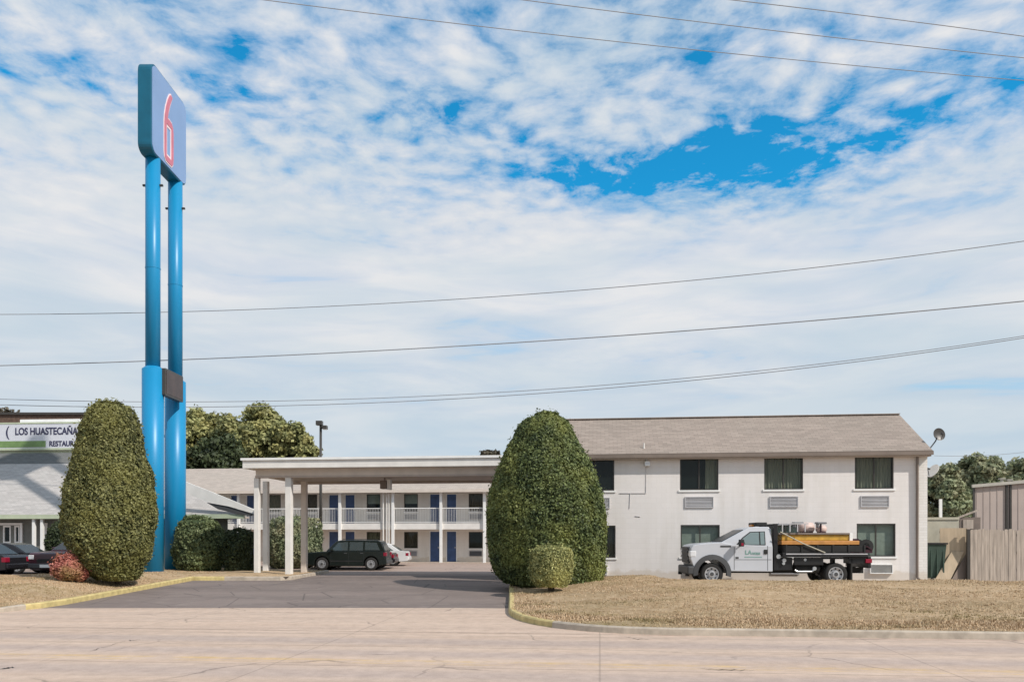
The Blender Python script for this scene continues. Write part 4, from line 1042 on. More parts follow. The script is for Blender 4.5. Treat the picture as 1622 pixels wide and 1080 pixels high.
    for sgn in (-1, 1):
        m2 = MB(); m2.box(-.01, .2, sgn*(hw-.02)-.28*(sgn > 0), sgn*(hw-.02)+.28*(sgn < 0)+.0, .62, .76) if kind == 'sedan' else m2.box(-.02, .12, sgn*(hw-.015)-.25*(sgn > 0), sgn*(hw-.015)+.25*(sgn < 0), .72, .9); m2.build('headlight', 'lamp', t, .02)
        m2 = MB(); zt2 = .62 if kind == 'sedan' else .8
        m2.box(L_-.16, L_+.012, (sgn*(hw+.006))-.3*(sgn > 0), (sgn*(hw+.006))+.3*(sgn < 0), zt2, zt2+.2); m2.build('tail_light', 'redlamp', t, .02)
        m2 = MB(); m2.box(gh[0][0]+.28, gh[0][0]+.42, sgn*hw-.02 if sgn > 0 else -hw-.17, sgn*hw+.17 if sgn > 0 else -hw+.02, belt, belt+.13); m2.build('mirror', paint, t, .03)
        m2 = MB()
        for xh in ((2.3, 3.3) if kind == 'sedan' else (2.1, 3.0)): m2.box(xh, xh+.16, sgn*hw-.012, sgn*hw+.012, belt-.14, belt-.1)
        m2.build('door_handle', 'flare', t)
        m2 = MB()
        for xh in ((1.5, 2.56, 3.5) if kind == 'sedan' else (1.35, 2.35, 3.2)): m2.box(xh, xh+.012, sgn*hw-.003, sgn*hw+.003, .34, belt-.06)
        m2.box(fx+ar+.05, rx-ar-.05, sgn*hw-.012, sgn*hw+.012, .5, .55); m2.build('body_trim', 'matteblack', t)
    m2 = MB(); m2.box(-.07, .06, -hw+.05, hw-.05, .36, .56); m2.build('bumper', 'flare' if kind != 'sedan' else paint, t, .04)
    m2 = MB(); m2.box(L_-.06, L_+.07, -hw+.05, hw-.05, .36, .56); m2.build('bumper', 'flare' if kind != 'sedan' else paint, t, .04)
    m2 = MB(); m2.box(-.03, .0, -.45, .45, .6, .74); m2.build('grille', 'matteblack', t)
    m2 = MB(); m2.box(-.085, -.072, -.25, .25, .4, .52); m2.build('number_plate', 'white', t)
    m2 = MB(); m2.box(fx-.3, rx+.3, -hw+.15, hw-.15, .22, .4); m2.build('chassis', 'matteblack', t)
    if kind == 'suv':
        m2 = MB()
        for sgn in (-1, 1): m2.obox((1.95, sgn*.55, H_+.04), (L_-.6, sgn*.55, H_+.02), .04, .03)
        m2.build('roof_rail', 'black', t)
    for x in (fx, rx):
        for sgn in (-1, 1): wheel(t, x, sgn*(hw-.11), r, .2, r*.62, sgn)
    return t
zs_ = zA(45)
car('parked_suv', 'dark green boxy suv parked beyond the canopy posts', 'car', (X(491, 45), 45.2, zs_), -.02, 'suv', 4.45, 1.8, 1.7, 'suv', 'cars parked at the motel')
car('parked_car', 'white car whose tail shows right of the dark suv', 'car', (X(648, 50.5)-4.5, 50.5, zA(50.5)), .03, 'whitecar', 4.5, 1.75, 1.42, 'sedan', 'cars parked at the motel')
car('parked_car', 'black car mostly hidden behind the dark suv, rear wheel showing', 'car', (X(627, 47.3)-4.5, 47.3, zA(47.3)), 0, 'darkcar', 4.5, 1.75, 1.42, 'sedan', 'cars parked at the motel')
car('parked_car', 'black car with dark red tail light at the left edge', 'car', (X(27, 32.5)-4.5, 32.5, .44), .02, 'darkcar', 4.5, 1.75, 1.42, 'sedan', 'cars before the restaurant')
car('parked_car', 'dark car parked behind the one with the red tail light', 'car', (X(78, 36)-4.6, 36, .44), .0, 'darkcar', 4.6, 1.75, 1.38, 'sedan', 'cars before the restaurant')
car('parked_car', 'maroon car facing the street beside the red shrub', 'car', (X(78, 32.4), 32.2, .44), PI/2-.25, 'marooncar', 4.4, 1.8, 1.5, 'suv', 'cars before the restaurant')

# ---- flatbed truck (front at left). local x to the tail
FT = Frame(1085, 28.0, math.radians(2.5), .36)
T = FT.thing('flatbed_truck', 'white work truck with black flatbed parked before the motel', 'truck')
def q(px, py=None, y=0): return FT.at(px, py, y)
def poly(pts, y=0): return [FT.at(a, b, y) for a, b in pts]
HWc = 1.0; YF = 0.0   # near side at y=0, cab spans y 0..2
whf, whr = q(1128)[0], q(1325)[0]; rW = .40
ar = .53
def bodyprof():
    top = poly([(1096, 904), (1094.5, 872), (1091, 864), (1098, 861.5), (1142, 858.5)])
    back = poly([(1167, 862), (1223.5, 862), (1224, 906)])
    return top+back
cab_low = poly([(1224, 864), (1224, 905)])+[(whf+ar+.04, .50)]+arc(whf, rW, ar, .1, PI-.05, 12)+poly([(1097, 893), (1094, 885), (1094.5, 868), (1098, 863.5), (1108, 861), (1143, 858.5), (1160, 862)])
b = MB(); b.prism(cab_low, .0, 2.0); T_body = b.build('cab_body', 'truckpaint', T, .045, seg=3)
gh = poly([(1140, 862), (1144, 858), (1180, 839), (1187, 835.5), (1195, 834), (1219, 834), (1223, 837), (1224, 865)])
zb0, zt0_ = gh[0][1], gh[4][1]
b = MB(); n = len(gh)
def ins(z): return .13*max(0, (z-zb0)/(zt0_-zb0))
v = [(x, .02+ins(z), z) for x, z in gh]+[(x, 1.98-ins(z), z) for x, z in gh]
b.add(v, [tuple(range(n)), tuple(range(2*n-1, n-1, -1))]+[(i, n+i, n+(i+1) % n, (i+1) % n) for i in range(n)]); b.build('cab_top', 'truckpaint', T, .03, seg=3)
def tside(pts, nm, mat, off=.008, th=.02):
    for far in (0, 1):
        ps = poly(pts); g2 = MB(); n = len(ps)
        f = (lambda z, o: .02+ins(z)-o) if not far else (lambda z, o: 1.98-ins(z)+o)
        g2.add([(x, f(z, off), z) for x, z in ps]+[(x, f(z, off-th), z) for x, z in ps], [tuple(range(n)), tuple(range(2*n-1, n-1, -1))]+[(i, n+i, n+(i+1) % n, (i+1) % n) for i in range(n)]); g2.build(nm, mat, T)
tside([(1165.5, 863.3), (1176.5, 851), (1189, 841.8), (1213, 841), (1213, 863)], 'window_seal', 'matteblack', .004)
tside([(1169, 862.3), (1178, 852), (1190, 843), (1203, 842.6), (1203, 862)], 'side_window', 'blindglass', .012)
tside([(1205, 862), (1205, 842.5), (1211.5, 842.3), (1211.5, 862)], 'side_window', 'blindglass', .012)
# windscreen
p0, p1 = q(1144.5, 857.4), q(1180, 838.8); g2 = MB(); off = .016
dx, dz = p1[0]-p0[0], p1[1]-p0[1]; ln = math.hypot(dx, dz); nx, nz = -dz/ln*off, dx/ln*off
A_ = [(p0[0]+nx, .16, p0[1]+nz), (p0[0]+nx, 1.84, p0[1]+nz), (p1[0]+nx, 1.74, p1[1]+nz), (p1[0]+nx, .26, p1[1]+nz)]
B_ = [(a-nx*1.8, c, e-nz*1.8) for a, c, e in A_]; g2.add(A_+B_, [(0, 1, 2, 3), (7, 6, 5, 4), (0, 4, 5, 1), (1, 5, 6, 2), (2, 6, 7, 3), (3, 7, 4, 0)]); g2.build('windscreen', 'darkscreen', T)
# wheel arch flares
for sgn, yy in ((-1, 0), (1, 2.0)):
    m2 = MB(); o1 = arc(whf, rW+.02, .50, -.15, PI+.1, 18); o2 = arc(whf, rW+.03, .66, -.2, PI+.15, 18)
    ya, yb = (yy-.06, yy+.1) if sgn < 0 else (yy-.1, yy+.06); n = len(o1); ps = o1+o2[::-1]
    vs = [(x, ya, z) for x, z in o1]+[(x, ya+.02 if sgn < 0 else ya, z) for x, z in o2]+[(x, yb, z) for x, z in o1]+[(x, yb, z) for x, z in o2]
    fs = []
    for i in range(n-1):
        for s0 in (0, 2*n): fs.append((s0+i, s0+i+1, s0+n+i+1, s0+n+i))
        fs.append((i, i+1, 2*n+i+1, 2*n+i)); fs.append((n+i, n+i+1, 3*n+i+1, 3*n+i))
    m2.add(vs, fs); m2.build('wheel_flare', 'flare', T, smooth=False)
# grille, bumper, lamps
x0, x1 = q(1091.5)[0], q(1097)[0]
m2 = MB(); m2.box(x0+.03, x1, .35, 1.65, .78, q(1090, 866)[1]); 
for i in range(4): m2.box(x0, x0+.03, .4, 1.6, .84+.15*i, .9+.15*i)
m2.build('grille', 'flare', T, .01)
m2 = MB(); m2.box(q(1089)[0], q(1102)[0], -.03, 2.03, .38, .68); m2.build('bumper', 'flare', T, .05)
for yy in (.1, 1.65): m2 = MB(); m2.box(q(1088)[0], q(1093)[0], yy, yy+.25, .32, .42); m2.build('tow_hook', 'matteblack', T)
for yy in (-.012, 1.68):
    m2 = MB(); m2.box(x0+.03, q(1103)[0], yy, yy+.33, 1.0, 1.22); m2.build('headlight', 'lamp', T, .03)
# door seams, handle, fuel vents, mirror
m2 = MB()
for xa, za, xb2, zb3 in ((1163, 866, 1163, 902), (1216, 864, 1216, 903)):
    a, c = q(xa, za), q(xb2, zb3); m2.box(a[0]-.008, a[0]+.008, -.004, .01, c[1], a[1])
a = q(1163, 886); c = q(1222, 886); m2.box(a[0], c[0], -.003, .01, a[1]-.008, a[1]+.008)
m2.build('door_seam', 'flare', T)
a, c = q(1210, 870), q(1215.5, 877); m2 = MB(); m2.box(a[0], c[0], -.03, .01, c[1], a[1]); m2.build('door_handle', 'matteblack', T, .01)
a, c = q(1141, 863.5), q(1158, 866.5); m2 = MB(); m2.box(a[0], c[0], -.006, .01, c[1], a[1]); m2.build('fender_vent', 'flare', T)
a, c = q(1165, 881.5), q(1170, 884.5); m2 = MB(); m2.box(a[0], c[0], -.008, .01, c[1], a[1]); m2.build('badge', 'flare', T)
for yy, sg in ((0, -1), (2, 1)):
    a, c = q(1168, 854), q(1177, 865); m2 = MB()
    m2.box(a[0], c[0]-.04, *sorted((yy+sg*.14, yy+sg*.36)), c[1], a[1]); m2.obox((c[0]-.1, yy+sg*.2, (a[1]+c[1])/2), (c[0]+.05, yy, (a[1]+c[1])/2), .05, .05); mm = m2.build('mirror', 'matteblack', T, .03)
    m2 = MB(); m2.box(a[0]+.05, c[0]-.07, *sorted((yy+sg*.362, yy+sg*.368)), c[1]+.03, c[1]+.12); m2.build('red_reflection', 'redlamp', mm)  # red reflection on the mirror, painted as a small patch
# door lettering
a = q(1180, 877.5); text_mesh('LA', 'lettering', 'textgreen', .2, (a[0], -.006, a[1]), (PI/2, 0, 0), T, .003, 1, .008)
a = q(1191.5, 878); text_mesh('WORKS', 'lettering', 'textgreen', .11, (a[0], -.006, a[1]), (PI/2, 0, 0), T, .003, .7, .006)
m2 = MB(); a, c = q(1179, 881), q(1207, 882.6); m2.box(a[0], c[0], -.006, .0, c[1], a[1]); m2.build('lettering_rule', 'textgreen', T)
# light bar
a, c = q(1203, 826.5), q(1221, 832.5, 0); m2 = MB(); m2.box(a[0], c[0], .45, 1.55, c[1], a[1]); m2.build('light_bar', 'matteblack', T, .03)
a = q(1200, 831)[0], q(1206, 831)[0]; m2 = MB(); m2.box(*a, .8, 1.2, c[1]-.02, c[1]+.06); m2.build('roof_marker', 'amber', T, .02)
# headboard, rack
a, c = q(1226, 829), q(1236, 903); m2 = MB()
m2.box(a[0], c[0]-.08, .02, .16, c[1], a[1]); m2.box(a[0], c[0]-.08, 1.84, 1.98, c[1], a[1]); m2.box(a[0]+.02, c[0]-.12, .16, 1.84, a[1]-.12, a[1])
for i in range(7): m2.box(a[0]+.06, a[0]+.09, .16+.24*i+.06, .16+.24*i+.1, q(1230, 875)[1], a[1]-.12)
m2.box(a[0]+.03, c[0]-.14, .16, 1.84, c[1]+.2, q(1230, 868)[1]); m2.build('headboard', 'black', T, .01)
m2 = MB(); r0, r1 = q(1234, 829), q(1281, 829); m2.obox((r0[0], .05, r0[1]), (r1[0], .05, r1[1]), .04, .04); m2.obox((r0[0], 1.95, r0[1]), (r1[0], 1.95, r1[1]), .04, .04)
for px_ in (1240, 1252, 1264, 1276): u = q(px_)[0]; m2.obox((u, .05, q(px_, 829)[1]), (u, .05, q(px_, 842)[1]), .035, .035); m2.obox((u, .05, q(px_, 829)[1]), (u, 1.95, q(px_, 829)[1]), .03, .03)
m2.build('rack', 'grille', T)
# bed
bz1, bz0 = q(1300, 875.5)[1], q(1300, 882)[1]; bx0_, bx1_ = q(1238)[0], q(1373)[0]
m2 = MB(); m2.box(bx0_, bx1_, -.12, 2.12, bz0, bz1); bed = m2.build('bed', 'black', T, .015)
m2 = MB(); m2.box(bx0_+.12, bx1_-.02, -.135, -.118, bz1-.05, bz1-.015); m2.build('edge_strip', 'grille', bed)
m2 = MB(); x_ = bx0_
sz = q(1300, 864)[1]
for yy in (-.1, 2.08): m2.box(bx0_+.05, bx1_-.1, yy, yy+.03, bz1+.03, sz)
for i in range(6): u = bx0_+.1+i*(bx1_-bx0_-.25)/5; m2.box(u, u+.06, -.13, -.1, bz1, sz+.03)
m2.box(bx0_+.052, bx0_+.08, -.07, 2.08, bz1+.03, sz); m2.build('side_board', 'matteblack', bed, .005)
# chassis and boxes under the bed
m2 = MB(); m2.box(q(1100)[0], bx1_+.1, .55, .75, .42, .62); m2.box(q(1100)[0], bx1_+.1, 1.25, 1.45, .42, .62); m2.box(whf-.05, whf+.05, .2, 1.8, rW-.06, rW+.06); m2.box(whr-.07, whr+.07, .2, 1.8, rW-.08, rW+.08); m2.build('chassis', 'matteblack', T)
m2 = MB(); m2.box(q(1228)[0], q(1256)[0], .05, .75, q(1240, 903)[1], bz0-.02); m2.build('tool_box', 'black', T, .02)
m2 = MB(); m2.tube([(q(1262)[0], .3, .62), (q(1300)[0], .3, .62)], .2, 14); m2.build('fuel_tank', 'matteblack', T, smooth=False)
m2 = MB(); m2.box(q(1258)[0], q(1304)[0], -.02, .06, .72, bz0-.01); m2.box(q(1344)[0], q(1372)[0], -.02, .5, .78, bz0-.01); m2.box(q(1304.5)[0], q(1343.5)[0], .0, .35, .93, bz0-.012); m2.build('side_skirt', 'black', T, .01)
for pa, pb, s_ in ((1233, 881, .08), (1242, 887, .07), (1275, 886, .05), (1241, 892, .05), (1290, 900, .07)):
    a = q(pa, pb); m2 = MB(); m2.tube([(a[0], -.03, a[1]), (a[0], .06, a[1])], s_, 10); m2.build('side_fitting', 'silver', T)
m2 = MB(); m2.box(q(1374)[0], q(1379)[0], -.05, 2.05, .62, bz0+.02); m2.build('rear_bumper', 'black', T, .01)
for yy in (.02, 1.8):
    m2 = MB(); m2.box(q(1370)[0], q(1380)[0], yy-.1, yy+.1, bz0-.2, bz0-.06); m2.build('tail_light', 'redlamp', T, .01)
for yy in (-.02, 1.65):
    m2 = MB(); m2.box(q(1347.5)[0], q(1350)[0], yy, yy+.4, .16, bz0-.05); m2.build('mud_flap', 'rubber', T)
m2 = MB()
m2.tube([(q(1258)[0], -.08, .55), (q(1262)[0], -.08, .5), (q(1285)[0], -.06, .5), (q(1288)[0], -.06, .56)], .03, 6); m2.build('side_step', 'silver', T)
for yy, sg in ((.14, -1), (1.86, 1)): wheel(T, whf, yy, rW, .24, .25, sg, 'truck')
for yy, sg in ((.16, -1), (1.84, 1)): wheel(T, whr, yy, rW, .27, .26, sg, 'truck')
wheel(T, whr, .46, rW, .25, .25, -1, 'truck'); wheel(T, whr, 1.54, rW, .25, .25, 1, 'truck')

# load on the flatbed
def at_truck(name, label, cat, px, y, z, group=None):
    p = FT.world(q(px)[0], y, z); return thing(name, label, cat, p, -FT.th, group), q(px)[0]
t, ox = at_truck('load_box', 'long yellow and orange steel box lying on the truck flatbed', 'steel box', 1240, 1.0, bz1)
a, c = q(1242, 846.5), q(1352, 856); m2 = MB(); m2.box(a[0]-ox, c[0]-ox, -.72, .7, c[1]-bz1, a[1]-bz1); m2.build('upper_panel', 'yellow', t, .02)
a, c = q(1240, 856), q(1364, 862.5); m2 = MB(); m2.box(a[0]-ox, c[0]-ox, -.85, .8, c[1]-bz1, a[1]-bz1-.003); m2.build('lower_rail', 'orange', t, .015)
m2 = MB(); a, c = q(1243, 862.5), q(1362, 875.5); m2.box(a[0]-ox, c[0]-ox, -.68, .66, .0, a[1]-bz1-.003); m2.build('base_frame', 'matteblack', t)
a, c = q(1236, 843.5), q(1350, 846.5); m2 = MB(); m2.box(a[0]-ox, c[0]-ox, -.78, .75, c[1]-bz1+.003, a[1]-bz1); m2.build('lid', 'brown', t, .01)
a, c = q(1350, 844), q(1355, 856); m2 = MB(); m2.box(a[0]-ox, c[0]-ox, -.76, -.5, c[1]-bz1, a[1]-bz1); m2.build('end_bracket', 'white', t, .01)
zt_ = q(1300, 843.5)[1]
t, ox = at_truck('pressure_tank', 'pinkish white tank lying on top of the yellow load box', 'tank', 1290, .9, zt_)
m2 = MB(); u0, u1 = q(1278)[0]-ox, q(1303)[0]-ox; rr = .19; m2.tube([(u0, 0, rr), (u0+.06, 0, rr), (u1-.06, 0, rr), (u1, 0, rr)], [.1, rr, rr, .1], 16); tk = m2.build('tank_body', 'tank', t, smooth=True)
m2 = MB(); m2.box(u0+.1, u0+.16, -.2, .2, 0, .05); m2.box(u1-.16, u1-.1, -.2, .2, 0, .05); m2.build('foot', 'marooncar', t)
t, ox = at_truck('pressure_tank', 'smaller pale tank right of the pinkish white one on the load box', 'tank', 1309, .75, zt_)
m2 = MB(); m2.tube([(-.1, 0, .14), (-.05, 0, .14), (.2, 0, .14), (.25, 0, .14)], [.08, .14, .14, .08], 14); m2.build('tank_body', 'tank', t, smooth=True); m2 = MB(); m2.box(-.02, .2, -.16, .16, 0, .03); m2.build('foot', 'marooncar', t)
for px_, lb in ((1270, 'grey post mounted wheel guard left of the tanks on the load box'), (1307, 'grey post mounted wheel guard at the right end of the tanks')):
    t, ox = at_truck('tool_guard', lb, 'tool', px_, .45, zt_)
    z2 = q(px_, 826)[1]-zt_; m2 = MB(); m2.tube([(0, 0, 0), (0, 0, z2-.05)], .035, 8); m2.build('stem', 'marooncar', t)
    m2 = MB(); m2.box(-.17, .17, -.15, .15, z2-.07, z2); m2.box(-.14, -.09, -.12, .12, z2-.2, z2-.071); m2.build('cover', 'grille2', t, .02)
t, ox = at_truck('hose_reel', 'dark reel and engine unit at the tail of the flatbed', 'hose reel', 1376, .6, bz1)
z2 = q(1376, 865)[1]-bz1
m2 = MB()
for yy in (-.4, .35): m2.tube([(0, yy, z2), (0, yy+.04, z2)], .25, 20)
m2.tube([(0, -.4, z2), (0, .39, z2)], .12, 14); m2.build('reel', 'matteblack', t)
m2 = MB(); m2.box(-.25, .2, -.42, .4, 0, .12); m2.obox((-.2, -.42, .1), (0, -.42, z2), .05, .04); m2.obox((.2, -.42, .1), (0, -.42, z2), .05, .04); m2.box(-.5, -.22, -.3, .3, .0, .5); m2.build('frame', 'marooncar', t)
a, c = q(1236, 842, -.16), q(1307, 875, -.16); ob = FT.world(a[0], -.16, a[1]); mb = MB(); d_ = FT.world(c[0], -.16, c[1])-ob
mb.tube([(0, 0, 0), tuple(d_*.5-Vector((0, 0, .04))), tuple(d_)], .022, 6); o = mb.build('tie_strap', 'plypale'); o.location = ob; tag(o, 'pale tie down strap slanting across the yellow box on the truck', 'strap')

# ================================================================== right edge: bin, boards, fence, shed
FF = Frame(1537, 30.6, TH, .42)
fe = FF.at(1780)[0]; zf_ = FF.at(1580, 838.5)[1]
f_ = FF.thing('wooden_fence', 'weathered grey brown board fence below the tan shed', 'fence')
m2 = MB(); x_ = 0; R = random.Random(3)
while x_ < fe:
    wv_ = R.uniform(.13, .155); hh = zf_+R.uniform(-.03, .03); yy = R.uniform(-.012, .012)
    m2.add([(x_, yy, -.25), (x_+wv_-.012, yy, -.25), (x_+wv_-.012, yy, hh-.03), (x_+wv_-.04, yy, hh), (x_+.03, yy, hh), (x_, yy, hh-.03)]+[(x_, yy+.02, -.25), (x_+wv_-.012, yy+.02, -.25), (x_+wv_-.012, yy+.02, hh-.03), (x_+wv_-.04, yy+.02, hh), (x_+.03, yy+.02, hh), (x_, yy+.02, hh-.03)],
           [(0, 1, 2, 3, 4, 5), (11, 10, 9, 8, 7, 6)]+[(i, (i+1) % 6, 6+(i+1) % 6, 6+i) for i in range(6)]); x_ += wv_
m2.build('boards', 'board', f_)
m2 = MB()
for zz in (.35, 1.0, zf_-.25): m2.box(0, fe, .035, .075, zz, zz+.09)
m2.build('rail', 'board', f_)
x_ = .05
while x_ < fe: m2 = MB(); m2.box(x_, x_+.09, .077, .167, -.3, zf_-.05); m2.build('fence_post', 'board', f_); x_ += 2.4
t = FF.thing('fence_gatepost', 'thin dark post at the left end of the board fence', 'post'); m2 = MB()
xg = FF.at(1534)[0]
m2.box(xg-.05, xg+.04, -.03, .08, -.3, zf_+.02); m2.build('post_shaft', 'frame', t); m2 = MB(); m2.box(xg-.06, xg+.05, -.04, .09, zf_+.021, zf_+.05); m2.build('post_cap', 'board', t)
FS = Frame(1542, 36.5, TH, .3)
s_ = FS.thing('metal_shed', 'tan sheet metal shed with sloping roof edge behind the board fence', 'shed')
zs0, zs1 = FS.at(1543, 772)[1], FS.at(1622, 765)[1]; sx1 = FS.at(1800)[0]; sx2 = FS.at(1622)[0]; slp = (zs1-zs0)/sx2
m2 = MB(); m2.add([(0, 0, -.3), (sx1, 0, -.3), (sx1, 0, zs0+slp*sx1), (0, 0, zs0), (3.9, 8, -.3), (sx1, 8, -.3), (sx1, 8, zs0+slp*sx1), (3.9, 8, zs0)], [(0, 1, 2, 3), (5, 4, 7, 6), (0, 3, 7, 4), (1, 5, 6, 2), (3, 2, 6, 7)])
m2.build('wall', 'shed', s_)
m2 = MB(); x_ = .12
while x_ < sx1: m2.box(x_, x_+.03, -.018, -.001, -.2, zs0+slp*x_-.02); x_ += .3
m2.build('wall_rib', 'shed', s_)
m2 = MB(); m2.obox((-.12, -.12, zs0+.06), (sx1, -.12, zs0+slp*sx1+.06), .08, .14); m2.add([(-.12, -.12, zs0+.1), (sx1, -.12, zs0+slp*sx1+.1), (sx1, 8.1, zs0+slp*sx1+.1), (3.8, 8.1, zs0+.1)], [(0, 1, 2, 3)]); m2.build('roof_trim', 'shedtrim', s_)
for px_ in (1594, 1600): u = FS.at(px_)[0]; m2 = MB(); m2.box(u-.04, u+.04, -.07, -.002, -.2, zs0+slp*u-.02); m2.build('corner_trim', 'frame', s_)
m2 = MB(); m2.box(-.03, .05, -.04, -.001, -.2, zs0-.02); m2.build('corner_trim', 'frame', s_)
for px_, hh in ((1587, .3), (1598, .22)):
    u = FS.at(px_, y=1.0)[0]; m2 = MB(); m2.tube([(u, 1, zs0+slp*u), (u, 1, zs0+slp*u+hh)], .07, 8); m2.box(u-.12, u+.12, .88, 1.12, zs0+slp*u+hh, zs0+slp*u+hh+.04); m2.build('roof_vent', 'shedtrim', s_)
FG = Frame(1470, 32.4, TH, .4)
t = FG.thing('timber_screen', 'pale weathered plywood screen with a white post between motel and fence', 'screen')
x0, z1 = FG.at(1468, 819); x1, _ = FG.at(1519, 819)
m2 = MB(); m2.box(x0, x1, 0, .06, -.3, z1); m2.build('panel', 'plypale', t)
m2 = MB(); m2.box(x0, x1, -.04, 0, z1-.1, z1-.03); m2.build('rail', 'plypale', t)
u, zq = FG.at(1491.5, 790); m2 = MB(); m2.box(u-.05, u+.05, .06, .14, -.3, zq); m2.build('screen_post', 'white', t)
t = FG.thing('timber_stack', 'small dark pinkish lumber rack right of the plywood screen', 'lumber rack')
x0, z1 = FG.at(1521, 819, 1); x1, z0 = FG.at(1541, 837, 1)
m2 = MB(); m2.box(x0, x1+.3, 1, 2, -.3, z1); m2.build('crate', 'brown', t); m2 = MB(); m2.obox((x0-.1, .97, z1-.02), (x1+.2, .97, z1+.3), .04, .07); m2.box(x0+.1, x1, .96, .995, z0, z1-.1); m2.build('lumber', 'board', t)
FP = Frame(1489, 31.0, TH, .42)
t = FP.thing('plywood_sheet', 'tall tan plywood sheet standing upright beside the green bin', 'plywood')
x0, z1 = FP.at(1489, 836); x1, _ = FP.at(1532, 836)
m2 = MB(); m2.box(x0, x1, .0, .03, -.1, z1); m2.build('sheet', 'ply', t); m2 = MB(); m2.box(x0, x1, .031, .07, z1-.2, z1-.1); m2.box(x1-.1, x1-.02, .031, .07, -.1, z1-.2); m2.build('batten', 'board', t)
t = FP.thing('leaning_board', 'narrow orange tan board leaning diagonally against the plywood sheet', 'board')
a, c = FP.at(1502, 918, -.35), FP.at(1526, 873, -.06)
m2 = MB(); m2.add([(a[0]-.55, -.35, -.12), (a[0]+.02, -.35, -.12), (c[0]+.04, -.03, c[1]), (c[0]-.42, -.03, c[1])]+[(a[0]-.55, -.32, -.12), (a[0]+.02, -.32, -.12), (c[0]+.04, -.005, c[1]), (c[0]-.42, -.005, c[1])], [(0, 1, 2, 3), (7, 6, 5, 4), (0, 4, 5, 1), (1, 5, 6, 2), (2, 6, 7, 3), (3, 7, 4, 0)])
m2.build('plank', 'ply', t); m2 = MB(); m2.add([(a[0]+.1, -.25, -.12), (c[0]+.12, -.02, c[1]-.08), (c[0]+.16, -.02, -.12)]+[(a[0]+.1, -.22, -.12), (c[0]+.12, -.005, c[1]-.08), (c[0]+.16, -.005, -.12)], [(0, 1, 2), (5, 4, 3), (0, 3, 4, 1), (1, 4, 5, 2), (2, 5, 3, 0)]); m2.build('dark_offcut', 'brown', t)
FD = Frame(1470, 30.9, TH, .4)
t = FD.thing('waste_bin', 'dark green waste bin against the motel corner', 'bin')
x1, z1 = FD.at(1498, 858); x0 = FD.at(1469)[0]
m2 = MB(); v = [(x0, 0, .08), (x1-.1, 0, .08), (x1, -.1, z1-.1), (x0, -.1, z1-.1), (x0, .8, .08), (x1-.1, .8, .08), (x1, .9, z1-.1), (x0, .9, z1-.1)]
m2.add(v, [(0, 1, 2, 3), (5, 4, 7, 6), (0, 3, 7, 4), (1, 5, 6, 2), (3, 2, 6, 7), (0, 4, 5, 1)]); bo = m2.build('bin_body', 'binoverd', t, .02)
m2 = MB(); 
for i in range(3): u = x0+(x1-x0)*(i+.4)/3; m2.box(u, u+.05, -.09, -.02, .15, z1-.15)
m2.build('rib', 'binoverd', t); m2 = MB(); m2.box(x0-.03, x1+.03, -.15, .93, z1-.095, z1-.03); m2.build('lid', 'matteblack', t, .01)
for u in (x0+.15, x1-.3):
    m2 = MB(); m2.tube([(u, .0, .0), (u+.06, 0, .0)], .09, 10); m2.build('caster', 'rubber', t)

# ================================================================== overhead wires
def wire(label, pts, dist, r, extend=(-400, 2100), group='overhead wires'):
    """pts: photo points the wire passes; dist(px)->distance along the sight line"""
    xs_ = np.linspace(extend[0], extend[1], 70); ys = [pt[1] for pt in pts]; xp = [pt[0] for pt in pts]
    cf = np.polyfit(xp, ys, len(pts)-1) if len(pts) <= 4 else np.polyfit(xp, ys, 3)
    path = [P(x, float(np.polyval(cf, x)), dist(x)) for x in xs_]
    o0 = path[0].copy(); mb = MB(); mb.tube([p-o0 for p in path], r, 5); o = mb.build('power_line', 'cable'); o.location = o0
    tag(o, label, 'power line', group); return o
def dz_(pts, zc):
    cf = np.polyfit([p[0] for p in pts], [p[1] for p in pts], min(2, len(pts)-1))
    return lambda x: (zc-EYE)*F/(HY-float(np.polyval(cf, x)))
for pts, lb in (([(415, 0), (811, 48), (1622, 128)], 'longest of the three top wires, running down to the right'),
                ([(825, 0), (1200, 46), (1622, 92)], 'middle one of the three wires crossing the top right sky'),
                ([(1155, 0), (1400, 29), (1622, 58)], 'shortest top wire, in the upper right corner of the sky')):
    xa = pts[0][0]
    wire(lb, pts, lambda x, pts=pts: 13.3+(x-pts[0][0])*(1.9/1200), .0068, (xa-260, 2000))
wire('highest of the mid sky wires, crossing behind the blue poles', [(0, 498), (811, 468), (1622, 382)], lambda x: 44-.0065*x, .02)
wire('mid sky wire below the highest one, thick and rising to the right', [(0, 579), (811, 543), (1622, 477)], lambda x: 42-.0065*x, .026)
wire('lower wire of the close pair running above the motel roof', [(0, 641), (500, 641), (811, 626), (1622, 535)], lambda x: 46-.006*x, .02)
wire('upper wire of the close pair running above the motel roof', [(0, 632), (430, 635), (811, 620), (1622, 532)], lambda x: 46.5-.006*x, .018)
wire('thin wire across the far trees at the right edge', [(1380, 712), (1500, 722), (1622, 716)], lambda x: 52, .014, (1480, 1900))

